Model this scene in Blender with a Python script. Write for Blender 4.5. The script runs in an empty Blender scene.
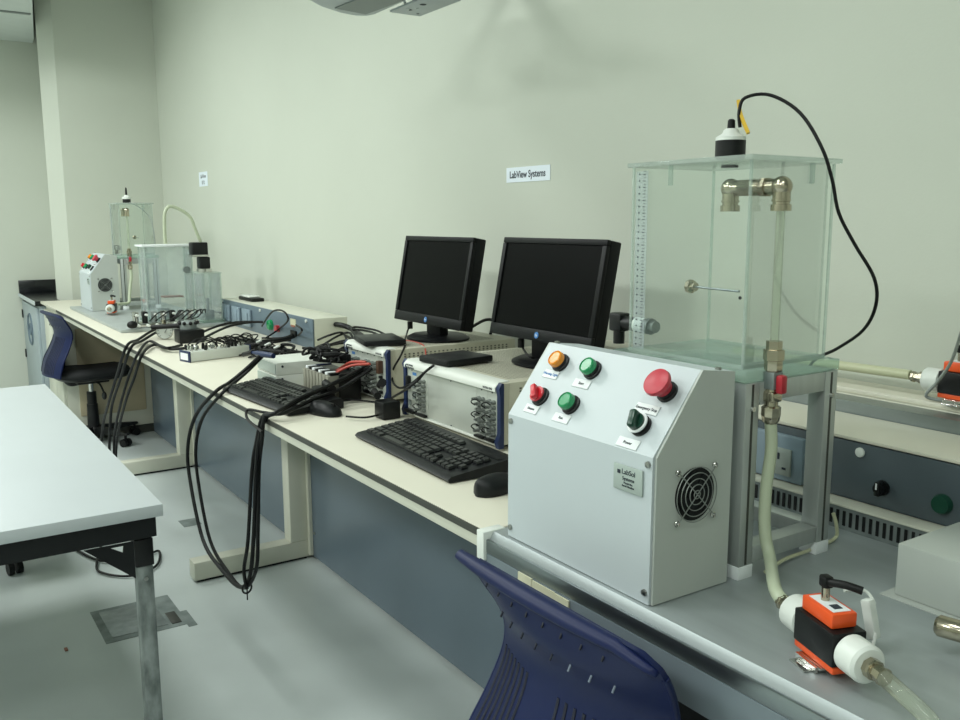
import bpy, bmesh, math, random
from mathutils import Vector, Matrix, Euler
random.seed(7)
sc = bpy.context.scene
COL = sc.collection
PI = math.pi

# ------------------------------------------------------------------ materials
EXPO = -0.05
CB = {
'loopA1':[(-2.736,0.150,0.959),(-2.780,0.110,0.908),(-2.794,0.060,0.868),(-2.728,-0.010,0.853),(-2.918,-0.020,0.747),(-3.000,-0.030,0.628),(-3.000,-0.030,0.505),(-2.880,-0.030,0.326),(-2.682,-0.030,0.288),(-2.508,-0.030,0.293),(-2.409,-0.030,0.365),(-2.356,-0.030,0.518),(-2.316,-0.030,0.703),(-2.295,-0.025,0.792),(-2.282,-0.008,0.853),(-2.241,0.012,0.875),(-2.298,0.113,0.895),(-2.374,0.239,0.910),(-2.338,0.340,0.953)],
'loopA2':[(-2.742,0.155,0.952),(-2.776,0.115,0.902),(-2.769,0.065,0.868),(-2.680,-0.006,0.853),(-2.855,-0.015,0.751),(-2.920,-0.025,0.645),(-2.919,-0.025,0.524),(-2.816,-0.025,0.345),(-2.637,-0.025,0.295),(-2.486,-0.025,0.297),(-2.369,-0.025,0.393),(-2.337,-0.025,0.523),(-2.321,-0.020,0.700),(-2.286,-0.020,0.793),(-2.274,-0.011,0.861),(-2.233,0.026,0.872),(-2.294,0.132,0.885),(-2.339,0.245,0.900),(-2.332,0.340,0.951)],
'loopA3':[(-2.427,-0.035,0.317),(-2.431,-0.040,0.376),(-2.382,-0.040,0.482),(-2.335,-0.035,0.699),(-2.307,-0.030,0.779),(-2.301,-0.010,0.853),(-2.212,-0.007,0.880),(-2.269,0.087,0.900),(-2.303,0.192,0.920),(-2.358,0.340,0.954)],
'tie':[(-2.442,-0.030,0.314),(-2.443,-0.030,0.276)],
'edge':[(-2.288,0.021,0.860),(-2.334,0.000,0.860),(-2.415,-0.012,0.853),(-2.372,-0.030,0.839),(-2.300,-0.030,0.828),(-2.254,-0.030,0.823)],
'hangB1':[(-4.261,0.241,0.900),(-4.229,0.160,0.881),(-4.112,0.070,0.860),(-3.973,-0.008,0.853),(-4.154,-0.020,0.703),(-4.355,-0.030,0.532),(-4.516,-0.030,0.405),(-4.626,-0.030,0.230),(-4.746,-0.030,-0.036)],
'hangB2':[(-4.266,0.242,0.890),(-4.175,0.160,0.877),(-4.058,0.075,0.860),(-3.907,-0.006,0.853),(-4.071,-0.020,0.706),(-4.260,-0.030,0.548),(-4.349,-0.030,0.413),(-4.423,-0.030,0.260),(-4.526,-0.030,0.023)],
'hangC1':[(-3.751,0.166,0.870),(-3.701,0.085,0.870),(-4.030,0.100,0.860),(-3.753,-0.008,0.853),(-3.860,-0.020,0.767),(-4.004,-0.030,0.637),(-4.231,-0.030,0.436),(-4.296,-0.030,0.304),(-4.398,-0.030,0.058)],
'hangC2':[(-3.651,0.156,0.870),(-3.695,0.103,0.865),(-3.899,0.090,0.860),(-3.697,-0.006,0.853),(-3.813,-0.020,0.739),(-3.949,-0.030,0.624),(-4.166,-0.030,0.440),(-4.249,-0.030,0.314),(-4.348,-0.030,0.071)],
'floorc':[(-3.939,-0.277,0.010),(-3.752,-0.220,0.010),(-3.679,-0.130,0.010),(-3.690,-0.049,0.010),(-3.715,0.014,0.010),(-3.553,-0.038,0.010),(-3.505,-0.148,0.010),(-3.614,-0.238,0.010),(-3.727,-0.227,0.020),(-3.886,-0.182,0.020)],
'boxc1':[(-4.080,0.328,0.870),(-4.188,0.489,0.895),(-4.144,0.621,0.900),(-4.015,0.672,0.880),(-3.708,0.672,0.870),(-3.599,0.768,0.870)],
'boxc2':[(-3.828,0.264,0.875),(-4.051,0.469,0.900),(-4.038,0.618,0.910),(-3.913,0.682,0.880)],
'boxc3':[(-5.163,0.668,0.860),(-5.122,0.726,0.860),(-4.839,0.750,0.860),(-4.335,0.723,0.860),(-3.840,0.677,0.860)],
'plug1':[(-3.568,0.600,0.942),(-3.257,0.500,0.959),(-3.678,0.642,0.880),(-3.727,0.586,0.870),(-3.810,0.534,0.865)],
'plug2':[(-3.989,0.600,0.897),(-3.742,0.560,0.986),(-3.583,0.550,1.004),(-3.529,0.550,0.971),(-3.809,0.614,0.900),(-3.763,0.535,0.870)],
'thick1':[(-3.695,0.352,0.870),(-3.611,0.462,0.875),(-3.634,0.588,0.880),(-3.619,0.708,0.930),(-3.398,0.727,0.950),(-3.250,0.724,0.940),(-2.489,0.420,0.995)],
'mess1':[(-3.822,0.465,0.860),(-3.703,0.577,0.860),(-3.682,0.709,0.870),(-3.676,0.827,0.880),(-3.341,0.744,0.900),(-3.010,0.617,0.900)],
'mess2':[(-2.714,0.288,0.880),(-2.897,0.358,0.900),(-2.909,0.405,0.930),(-2.992,0.508,0.930),(-3.028,0.597,0.930)],
'mess3':[(-2.763,0.320,0.880),(-2.932,0.387,0.900),(-2.923,0.438,0.940),(-3.003,0.537,0.960),(-2.986,0.578,0.970),(-2.885,0.537,0.940),(-2.886,0.471,0.920)],
'mess4':[(-3.151,0.521,0.930),(-2.975,0.493,0.970),(-3.001,0.557,0.970),(-2.897,0.520,0.940),(-2.890,0.465,0.920)],
'mess5':[(-3.001,0.495,0.930),(-2.936,0.522,0.950),(-2.844,0.535,0.970),(-2.990,0.589,0.980),(-2.858,0.605,0.985),(-2.512,0.489,1.000)],
'mess6':[(-3.012,0.750,0.943),(-3.122,0.750,0.955),(-3.198,0.700,0.963),(-3.120,0.650,0.959),(-2.930,0.600,0.956),(-2.421,0.386,1.012)],
'mouse1c':[(-2.149,0.168,0.860),(-2.109,0.205,0.860),(-2.119,0.255,0.860),(-2.156,0.312,0.856),(-2.172,0.339,0.870)],
'kb1c':[(-2.349,0.242,0.860),(-2.346,0.279,0.860),(-2.308,0.335,0.853),(-2.227,0.343,0.860)],
'drive2c':[(-1.937,0.321,1.015),(-1.948,0.300,0.997),(-1.950,0.280,0.978),(-1.983,0.260,0.949),(-2.213,0.342,0.880),(-2.188,0.316,0.870)],
'drive1c':[(-2.286,0.427,1.015),(-2.193,0.360,1.000),(-2.256,0.370,0.953),(-2.239,0.360,0.921),(-2.141,0.330,0.922),(-1.992,0.280,0.961),(-1.950,0.280,0.983),(-1.905,0.290,1.015)],
'red1':[(-2.304,0.320,0.969),(-2.363,0.300,0.960),(-2.390,0.280,0.949),(-2.411,0.256,0.930),(-2.442,0.237,0.900)],
'red2':[(-2.330,0.320,0.971),(-2.383,0.300,0.966),(-2.461,0.303,0.940),(-2.469,0.273,0.920)],
'white1':[(-2.379,0.330,0.939),(-2.434,0.323,0.920),(-2.431,0.281,0.900),(-2.416,0.225,0.890)],
'moncab1':[(-2.322,0.680,1.047),(-2.342,0.750,1.066),(-2.364,0.800,1.055),(-2.387,0.800,1.009),(-2.446,0.820,0.951)],
'mon1plug':[(-2.565,0.600,1.039),(-2.569,0.590,1.013),(-2.332,0.449,1.011)],
'mon1red':[(-2.432,0.489,1.012),(-2.364,0.505,1.012),(-2.272,0.484,1.012),(-2.223,0.462,0.990)],
'mon2plug':[(-1.886,0.560,1.059),(-1.873,0.560,1.042),(-1.827,0.545,1.030),(-1.822,0.575,1.020)],
'sensor':[(-0.931,0.270,1.520),(-0.934,0.270,1.543),(-0.932,0.280,1.564),(-0.902,0.300,1.566),(-0.855,0.310,1.536),(-0.822,0.320,1.484),(-0.809,0.330,1.438),(-0.802,0.340,1.391),(-0.786,0.360,1.345),(-0.765,0.380,1.297),(-0.772,0.400,1.255),(-0.803,0.420,1.213),(-0.867,0.450,1.174),(-0.921,0.470,1.147),(-0.948,0.470,1.108)],
'yellow':[(-0.941,0.275,1.561),(-0.932,0.272,1.538),(-0.915,0.270,1.510)],
'hose':[(-0.822,0.246,1.081),(-0.824,0.242,1.045),(-0.822,0.232,0.986),(-0.812,0.221,0.929),(-0.790,0.208,0.893),(-0.691,0.107,0.900)],
'hosepump':[(-0.691,0.107,0.900),(-0.532,0.051,0.886)],
'hoseout':[(-0.524,0.047,0.886),(-0.491,0.039,0.880),(-0.456,0.037,0.870),(-0.393,0.006,0.866)],
'smallwh':[(-0.854,0.448,0.900),(-0.849,0.451,0.880),(-0.853,0.456,0.855),(-0.843,0.381,0.855),(-0.832,0.299,0.860),(-0.816,0.232,0.860)],
'pumpc':[(-0.607,0.127,0.930),(-0.601,0.134,0.920),(-0.588,0.130,0.900),(-0.591,0.140,0.870)],
'hose2':[(-1.180,0.718,1.050),(-1.082,0.759,1.050),(-0.943,0.784,1.055)],
'pump2':[(-0.935,0.795,1.055),(-0.834,0.795,1.060)],
'pump2tag':[(-0.794,0.740,1.139),(-0.818,0.740,1.118),(-0.831,0.730,1.084),(-0.843,0.730,1.051),(-0.867,0.740,1.040)],
'fartube':[(-4.600,0.325,1.265),(-4.600,0.330,1.364),(-4.600,0.359,1.442),(-4.580,0.402,1.423),(-4.550,0.438,1.338),(-4.550,0.483,1.253)],
'farsensor':[(-5.607,0.380,1.461),(-5.338,0.380,1.423),(-5.193,0.380,1.345),(-5.194,0.380,1.251)],
'farcab':[(-5.840,0.400,0.895),(-5.627,0.420,1.019),(-5.579,0.420,0.913)],
}
def lin(h):
    h = h.lstrip('#'); c = [int(h[i:i+2], 16)/255 for i in (0, 2, 4)]
    return [x/12.92 if x <= .04045 else ((x+.055)/1.055)**2.4 for x in c]
MATS = {}
def mat(name, hexcol, rough=.5, metal=0., noise=.04, nscale=12., bump=0., bscale=200., spec=.5, alpha=None, coat=0.,
        stretch=None, hex2=None, emis=None):
    m = bpy.data.materials.new(name); m.use_nodes = True
    nt = m.node_tree; b = nt.nodes['Principled BSDF']
    c = lin(hexcol)
    b.inputs['Roughness'].default_value = rough; b.inputs['Metallic'].default_value = metal
    b.inputs['Specular IOR Level'].default_value = spec
    b.inputs['Coat Weight'].default_value = coat
    tc = nt.nodes.new('ShaderNodeTexCoord'); mp = nt.nodes.new('ShaderNodeMapping')
    nt.links.new(tc.outputs['Object'], mp.inputs[0])
    if stretch: mp.inputs['Scale'].default_value = stretch
    nz = nt.nodes.new('ShaderNodeTexNoise'); nz.inputs['Scale'].default_value = nscale; nz.inputs['Detail'].default_value = 3
    nt.links.new(mp.outputs[0], nz.inputs['Vector'])
    rp = nt.nodes.new('ShaderNodeValToRGB'); rp.color_ramp.elements[0].position = .3; rp.color_ramp.elements[1].position = .7
    c2 = lin(hex2) if hex2 else [min(1, x*(1+noise)) for x in c]
    c1 = c if hex2 else [x*(1-noise) for x in c]
    rp.color_ramp.elements[0].color = (*c1, 1); rp.color_ramp.elements[1].color = (*c2, 1)
    nt.links.new(nz.outputs['Fac'], rp.inputs[0]); nt.links.new(rp.outputs[0], b.inputs['Base Color'])
    if bump:
        n2 = nt.nodes.new('ShaderNodeTexNoise'); n2.inputs['Scale'].default_value = bscale
        nt.links.new(mp.outputs[0], n2.inputs['Vector'])
        bp = nt.nodes.new('ShaderNodeBump'); bp.inputs['Strength'].default_value = bump; bp.inputs['Distance'].default_value = .002
        nt.links.new(n2.outputs['Fac'], bp.inputs['Height']); nt.links.new(bp.outputs[0], b.inputs['Normal'])
    if emis:
        b.inputs['Emission Color'].default_value = (*lin(emis[0]), 1); b.inputs['Emission Strength'].default_value = emis[1]
    MATS[name] = m
    return m
def clear(name, tint, haze, gloss=.06, hazecol='#dfeee8', grad=False):
    """thin acrylic: tinted see-through, a Fresnel sheen and a little haze"""
    m = bpy.data.materials.new(name); m.use_nodes = True; nt = m.node_tree
    nt.nodes.remove(nt.nodes['Principled BSDF']); out = nt.nodes['Material Output']
    tr = nt.nodes.new('ShaderNodeBsdfTransparent'); tr.inputs[0].default_value = (*lin(tint), 1)
    gl = nt.nodes.new('ShaderNodeBsdfGlossy'); gl.inputs['Roughness'].default_value = .06
    df = nt.nodes.new('ShaderNodeBsdfDiffuse'); df.inputs[0].default_value = (*lin(hazecol), 1)
    fr = nt.nodes.new('ShaderNodeFresnel'); fr.inputs[0].default_value = 1.3
    m1 = nt.nodes.new('ShaderNodeMixShader'); m2 = nt.nodes.new('ShaderNodeMixShader')
    nz = nt.nodes.new('ShaderNodeTexNoise'); nz.inputs['Scale'].default_value = 9; nz.inputs['Detail'].default_value = 5
    tc = nt.nodes.new('ShaderNodeTexCoord'); nt.links.new(tc.outputs['Object'], nz.inputs['Vector'])
    mr = nt.nodes.new('ShaderNodeMapRange'); mr.inputs[1].default_value = .3; mr.inputs[2].default_value = .75
    mr.inputs[3].default_value = haze*.6; mr.inputs[4].default_value = haze*1.5
    nt.links.new(nz.outputs['Fac'], mr.inputs[0]); nt.links.new(mr.outputs[0], m1.inputs[0])
    nt.links.new(tr.outputs[0], m1.inputs[1]); nt.links.new(df.outputs[0], m1.inputs[2])
    mu = nt.nodes.new('ShaderNodeMath'); mu.operation = 'MULTIPLY'; mu.inputs[1].default_value = gloss*10
    nt.links.new(fr.outputs[0], mu.inputs[0]); nt.links.new(mu.outputs[0], m2.inputs[0])
    nt.links.new(m1.outputs[0], m2.inputs[1]); nt.links.new(gl.outputs[0], m2.inputs[2])
    nt.links.new(m2.outputs[0], out.inputs[0])
    MATS[name] = m; return m

mat('wall_paint', '#c1c6ba', .75, noise=.015, nscale=2, bump=.12, bscale=160)
mat('ceiling_tile', '#c9d0cc', .8, noise=.02)
mat('apron_grey', '#69747a', .45, .2)
mat('socket_face', '#98a09b', .45)
mat('floor_vinyl', '#bfc7c5', .30, noise=.05, nscale=3, bump=.02, bscale=60, spec=.45)
mat('laminate', '#d2cfbf', .45, noise=.015, nscale=6)
mat('white_laminate', '#b9c0c2', .42, noise=.012, nscale=6)
mat('dark_seam', '#3a3c36', .5)
mat('cream_metal', '#c9cabb', .42, noise=.02)
mat('blue_panel', '#5d6b76', .26, noise=.03, nscale=3)
mat('spine_grey', '#5f6f7a', .42, noise=.03, nscale=5)
mat('spine_dark', '#465157', .42, noise=.03, nscale=5)
mat('socket_grey', '#7f909c', .4)
mat('grey_cabinet', '#98a4a8', .4, noise=.02)
mat('black_stone', '#16191b', .22, noise=.2, nscale=60)
mat('box_white', '#b9c2c5', .38, noise=.012, nscale=4)
mat('box_side', '#b0b6b0', .4, noise=.02)
mat('steel', '#8f9799', .34, 1., noise=.06, nscale=5, bump=.05, bscale=40, stretch=(1, 18, 18))
mat('steel_top', '#a0a8a9', .42, .4, noise=.10, nscale=3.2, bump=.04, bscale=50, stretch=(1, 6, 6))
mat('aluminium', '#b3b8b5', .4, .55, noise=.08, nscale=6, stretch=(8, 8, 1))
mat('galv', '#78807f', .5, .5, hex2='#8f9795', nscale=25)
mat('scuffed_leg', '#59615f', .55, .3, hex2='#929a98', nscale=38, stretch=(1, 1, .45), bump=.3, bscale=60)
mat('chrome', '#c8c8c4', .16, 1., noise=.03)
mat('wire_grey', '#8b908c', .4, .5)
mat('brown_conn', '#4d3526', .5)
mat('module_tan', '#8a897c', .45, noise=.05)
mat('nickel', '#b3ab98', .2, 1., noise=.08, nscale=30)
mat('black_plastic', '#0b0d0e', .42, spec=.35, noise=.08)
mat('black_rubber', '#08090a', .5, spec=.3, noise=.1)
mat('charcoal', '#101315', .45, spec=.3, noise=.06)
mat('key_black', '#101214', .3, spec=.5, noise=.1)
mat('tray_steel', '#a9b0ae', .4, .35, noise=.06)
mat('screen_black', '#050606', .35, spec=.06, noise=.05)
mat('bezel', '#0a0c0e', .45, spec=.2, noise=.05)
mat('navy', '#14264c', .42, noise=.05)
mat('chair_blue', '#0e1a42', .42, spec=.25, noise=.05, nscale=6, bump=.05, bscale=400)
mat('chair_slot', '#6d7786', .6)
mat('chair_dark', '#0b1024', .6)
mat('pxi_body', '#b7b5a3', .45, noise=.02)
mat('pxi_white', '#d0d4cc', .4, noise=.01)
mat('module_grey', '#b9beb6', .4, .25, noise=.03)
mat('vent_dark', '#5b5d55', .6)
mat('orange_btn', '#e08a12', .25, noise=.05)
mat('green_btn', '#0e8a52', .25, noise=.05)
mat('dark_green', '#0a3a2b', .3)
mat('red_btn', '#c3202c', .28, noise=.05)
mat('estop_red', '#b83240', .4, noise=.08, nscale=40)
mat('paper', '#dde6ee', .7, noise=.01)
mat('label_white', '#dfe4e4', .5)
mat('plate_grey', '#a4b0aa', .45, .1, noise=.03)
mat('ink', '#1d2733', .6)
mat('orange_plastic', '#e2541f', .38, noise=.03)
mat('white_plastic', '#d7dcd6', .38, noise=.015)
mat('yellow_tag', '#d8b02a', .45)
mat('red_plastic', '#a82430', .3)
mat('blue_logo', '#3f78b8', .4)
mat('hose_pale', '#b4bda4', .3, noise=.04, nscale=20)
mat('hose_cream', '#bdbf9f', .35, noise=.04)
mat('red_wire', '#b0463a', .45)
mat('grey_wire', '#8d9490', .45)
mat('tape_cream', '#cfcaae', .55, noise=.03)
mat('seat_fabric', '#0f1214', .8, noise=.1, bump=.3, bscale=500)
mat('floor_stain', '#616b69', .5, hex2='#858f8c', nscale=18)
mat('baseboard_paint', '#a9b0a2', .5)
mat('pale_wood', '#b3a88c', .5, noise=.04)
mat('projector_grey', '#a8b0b2', .45, noise=.02)
mat('projector_dark', '#79817f', .5, noise=.02)
mat('metal_screw', '#9a9c98', .3, 1.)
mat('label_beige', '#c9c8ac', .5, noise=.03)
mat('ceiling_diffuser', '#ffffff', .5, emis=('#f2fff6', 3.0))
mat('gauge_face', '#c9cfc8', .4)
mat('rust', '#96624e', .6, noise=.1)
clear('acrylic', '#fcfefd', .014, .05, '#e6eeea')
clear('acrylic_base', '#e9f5f0', .20, hazecol='#cbe3d9')
clear('acrylic_edge', '#f0f6f3', .20, hazecol='#e2ece8')
clear('acrylic_far', '#fcfefe', .12, hazecol='#e2ecf0')
clear('tube_clear', '#f3f6f0', .13, hazecol='#d6dccb')
clear('ruler_film', '#f2f6f6', .16, hazecol='#dfe6ea')

# ------------------------------------------------------------------ mesh builder
class MB:
    def __init__(s): s.bm = bmesh.new()
    def box(s, x0, x1, y0, y1, z0, z1, bev=0., rot=None, piv=None, seg=2):
        g = bmesh.ops.create_cube(s.bm, size=1.)['verts']
        for v in g: v.co = Vector(((x0+x1)/2+v.co.x*(x1-x0), (y0+y1)/2+v.co.y*(y1-y0), (z0+z1)/2+v.co.z*(z1-z0)))
        if bev:
            es = list({e for v in g for e in v.link_edges})
            r = bmesh.ops.bevel(s.bm, geom=es, offset=min(bev, .49*min(x1-x0, y1-y0, z1-z0)), segments=seg, profile=.5, affect='EDGES')
            g = list({v for f in r['faces'] for v in f.verts} | {v for v in g if v.is_valid})
        if rot is not None:
            p = Vector(piv) if piv else Vector(((x0+x1)/2, (y0+y1)/2, (z0+z1)/2))
            for v in g: v.co = p + rot @ (v.co-p)
        return s
    def frame(s, d):
        d = d.normalized(); up = Vector((0, 0, 1)) if abs(d.z) < .9 else Vector((1, 0, 0))
        a = d.cross(up).normalized(); return a, d.cross(a).normalized()
    def rings(s, rings, cap=True, closed=False):
        vs = [[s.bm.verts.new(p) for p in r] for r in rings]; n = len(vs[0])
        rng = range(len(vs)) if closed else range(len(vs)-1)
        for i in rng:
            A, B = vs[i], vs[(i+1) % len(vs)]
            for j in range(n): s.bm.faces.new((A[j], A[(j+1) % n], B[(j+1) % n], B[j]))
        if cap and not closed: s.bm.faces.new(vs[0][::-1]); s.bm.faces.new(vs[-1])
        return s
    def cyl(s, p0, p1, r, r2=None, seg=20):
        p0, p1 = Vector(p0), Vector(p1); a, b = s.frame(p1-p0); r2 = r if r2 is None else r2
        return s.rings([[p+(a*math.cos(t*2*PI/seg)+b*math.sin(t*2*PI/seg))*q for t in range(seg)] for p, q in ((p0, r), (p1, r2))])
    def lathe(s, prof, c=(0, 0, 0), d=(0, 0, 1), seg=24):
        c = Vector(c); d = Vector(d).normalized(); a, b = s.frame(d)
        return s.rings([[c+d*z+(a*math.cos(t*2*PI/seg)+b*math.sin(t*2*PI/seg))*max(r, 1e-5) for t in range(seg)] for r, z in prof])
    def tube(s, pts, r, seg=8, smooth=6, caps=True, radii=None, closed=False):
        P = [Vector(p) for p in pts]
        if smooth > 1 and len(P) > 2:
            Q = []; n = len(P)
            for i in range(n if closed else n-1):
                p1, p2 = P[i], P[(i+1) % n]
                p0 = P[i-1] if (i or closed) else p1; p3 = P[(i+2) % n] if (closed or i+2 < n) else p2
                for k in range(smooth):
                    t = k/smooth
                    Q.append(.5*((2*p1)+(p2-p0)*t+(2*p0-5*p1+4*p2-p3)*t*t+(3*p1-p0-3*p2+p3)*t**3))
            if not closed: Q.append(P[-1])
            P = Q
        n = len(P); rs = []; a = None
        for i, p in enumerate(P):
            d = (P[(i+1) % n]-P[i-1]) if closed else (P[min(i+1, n-1)]-P[max(i-1, 0)])
            if d.length < 1e-9: d = Vector((0, 0, 1))
            d.normalize()
            if a is None: a, b = s.frame(d)
            else:
                a = (a-d*a.dot(d)).normalized(); b = d.cross(a).normalized()
            q = r if radii is None else radii[min(len(radii)-1, int(i*len(radii)/n))]
            rs.append([p+(a*math.cos(t*2*PI/seg)+b*math.sin(t*2*PI/seg))*q for t in range(seg)])
        return s.rings(rs, caps, closed)
    def ring(s, c, nrm, R, r, seg=32, ts=6, a0=0, a1=2*PI):
        a, b = s.frame(Vector(nrm)); c = Vector(c); full = abs(a1-a0-2*PI) < 1e-6
        pts = [c+(a*math.cos(a0+(a1-a0)*k/seg)+b*math.sin(a0+(a1-a0)*k/seg))*R for k in range(seg if full else seg+1)]
        return s.tube(pts, r, ts, 1, not full, None, full)
    def prism(s, poly, d, back=None):
        """polygon of 3-D points pushed along vector d"""
        A = [s.bm.verts.new(p) for p in poly]; B = [s.bm.verts.new(Vector(p)+Vector(d)) for p in poly]; n = len(A)
        s.bm.faces.new(A[::-1]); s.bm.faces.new(B)
        for j in range(n): s.bm.faces.new((A[j], A[(j+1) % n], B[(j+1) % n], B[j]))
        return s
    def ico(s, c, r, sc=(1, 1, 1)):
        g = bmesh.ops.create_uvsphere(s.bm, u_segments=16, v_segments=10, radius=r)['verts']
        for v in g: v.co = Vector((v.co.x*sc[0], v.co.y*sc[1], v.co.z*sc[2]))+Vector(c)
        return s
    def xf(s, M):
        for v in s.bm.verts: v.co = M @ v.co
        return s

ORI = {}
def fin(name, mb, m, parent=None, ang=38, loc=None):
    """one mesh object; world-space vertices are moved to the owner's origin"""
    me = bpy.data.meshes.new(name)
    bmesh.ops.recalc_face_normals(mb.bm, faces=mb.bm.faces)
    if parent is not None: o0 = ORI[parent.name]
    elif loc is not None: o0 = Vector(loc)
    else:
        xs = [v.co for v in mb.bm.verts]
        o0 = Vector(((min(v.x for v in xs)+max(v.x for v in xs))/2, (min(v.y for v in xs)+max(v.y for v in xs))/2, min(v.z for v in xs)))
    for v in mb.bm.verts: v.co -= o0
    mb.bm.to_mesh(me); mb.bm.free()
    me.polygons.foreach_set('use_smooth', [True]*len(me.polygons)); me.set_sharp_from_angle(angle=math.radians(ang))
    me.materials.append(MATS[m])
    o = bpy.data.objects.new(name, me); COL.objects.link(o)
    if parent is not None: o.parent = parent
    else: o.location = o0
    ORI[o.name] = o0
    return o
def thing(name, label, cat, loc=(0, 0, 0), group=None):
    o = bpy.data.objects.new(name, None); COL.objects.link(o); o.location = loc; o.empty_display_size = .05
    o['label'] = label; o['category'] = cat
    if group: o['group'] = group
    ORI[o.name] = Vector(loc); return o
def tag(o, label, cat, group=None, kind=None):
    o['label'] = label; o['category'] = cat
    if group: o['group'] = group
    if kind: o['kind'] = kind
    return o
def struct(name, mb, m):
    o = fin(name, mb, m, loc=(0, 0, 0)); o['kind'] = 'structure'; return o
def copy_tree(o, parent=None):
    c = o.copy(); COL.objects.link(c)
    if parent: c.parent = parent
    for ch in o.children: copy_tree(ch, c)
    ORI[c.name] = ORI.get(o.name, Vector((0, 0, 0)))
    return c
def text(name, body, size, loc, xdir, updir, m, parent, align='CENTER', extr=.0003, sx=1., bold=0.):
    cu = bpy.data.curves.new(name, 'FONT'); cu.body = body; cu.size = size; cu.align_x = align; cu.align_y = 'CENTER'; cu.extrude = extr; cu.offset = bold
    t = bpy.data.objects.new(name, cu); me = bpy.data.meshes.new_from_object(t); bpy.data.objects.remove(t)
    o = bpy.data.objects.new(name, me); COL.objects.link(o); me.materials.append(MATS[m])
    x = Vector(xdir).normalized(); u = Vector(updir).normalized(); n = x.cross(u)
    M = Matrix((x*sx, u, n)).transposed().to_4x4()
    for v in me.vertices: v.co = M @ v.co + Vector(loc) - (ORI[parent.name] if parent else Vector((0, 0, 0)))
    if parent: o.parent = parent
    ORI[o.name] = ORI[parent.name] if parent else Vector((0, 0, 0))
    return o

# ------------------------------------------------------------------ room
H = .85
WB, WL = .88, -7.5
struct('floor', MB().box(WL-.1, 3, -4.2, 1, -.08, 0), 'floor_vinyl')
struct('wall_back', MB().box(-6.75, 3, WB, WB+.12, 0, 3.0), 'wall_paint')
struct('wall_left', MB().box(WL-.12, WL, -4.2, 1, 0, 3.0), 'wall_paint')
struct('wall_right', MB().box(3, 3.12, -4.2, 1, 0, 3.0), 'wall_paint')
struct('wall_front', MB().box(WL, 3, -4.32, -4.2, 0, 3.0), 'wall_paint')
struct('wall_pillar', MB().prism([(-6.75, 1, 0), (-6.75, .224, 0), (-6.83, .133, 0), (WL, .235, 0), (WL, 1, 0)], (0, 0, 3.0)), 'wall_paint')
cb = MB().box(WL-.1, 3, -4.2, 1, 2.95, 3.03).prism([(WL, -4.2, 2.685), (-5.9, -4.2, 2.685), (-5.9, -.002, 2.685), (-7.33, .185, 2.685), (WL, .20, 2.685)], (0, 0, .265))
struct('ceiling', cb, 'ceiling_tile')
g = MB()
for k in range(3, 17): g.box(WL+.6*k-.012, WL+.6*k+.012, -4.2, WB, 2.942, 2.95)
for x in (-6.48,): g.box(x-.02, x+.02, -4.2, .06, 2.679, 2.685)
for k in range(8): g.box(-5.88, 3, -4.2+.6*k-.012, -4.2+.6*k+.012, 2.943, 2.95)
struct('ceiling_grid', g, 'projector_dark')
struct('baseboard_left', MB().box(WL, WL+.015, -4.2, -.07, 0, .1, .003), 'baseboard_paint')

# ceiling lights (600 mm panels) and the light they give
def ceiling_light(x, y, e, label):
    t = thing('ceiling_light', label, 'ceiling light', (x, y, 2.942), 'square ceiling light panels')
    f = MB(); w = .3
    for (a, b, c, d) in ((-w, w, -w, -w+.02), (-w, w, w-.02, w), (-w, -w+.02, -w+.02, w-.02), (w-.02, w, -w+.02, w-.02)): f.box(x+a, x+b, y+c, y+d, 2.925, 2.942)
    fin('frame', f, 'white_plastic', t)
    fin('diffuser', MB().box(x-.28, x+.28, y-.28, y+.28, 2.930, 2.941), 'ceiling_diffuser', t)
    L = bpy.data.lights.new('panel_lamp', 'AREA'); L.shape = 'SQUARE'; L.size = .56; L.energy = e; L.color = (.96, 1., .97)
    lo = bpy.data.objects.new('panel_lamp', L); COL.objects.link(lo); lo.parent = t; lo.location = (0, 0, -.02)
for x, y, e in ((-5.1, -.75, 30), (-3.3, -.75, 19), (-1.5, -.75, 11), (.3, -.75, 8), (-5.1, -2.55, 52), (-3.3, -2.55, 42), (-1.5, -2.55, 34), (.3, -2.55, 26), (2.1, -2.55, 15)):
    ceiling_light(x, y, e, 'square white light panel set in the tiled ceiling')

t = thing('ceiling_light', 'unseen light panel added under the lower ceiling to brighten the pillar', 'ceiling light', (-6.7, -1.3, 2.676))  # extra lamp, out of view, added to brighten the pillar and left end
fin('diffuser', MB().box(-6.95, -6.45, -1.55, -1.05, 2.669, 2.676), 'ceiling_diffuser', t)
L = bpy.data.lights.new('panel_lamp', 'AREA'); L.shape = 'SQUARE'; L.size = .5; L.energy = 11; L.color = (.96, 1., .97)
lo = bpy.data.objects.new('panel_lamp', L); COL.objects.link(lo); lo.parent = t; lo.location = (0, 0, -.015)
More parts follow.
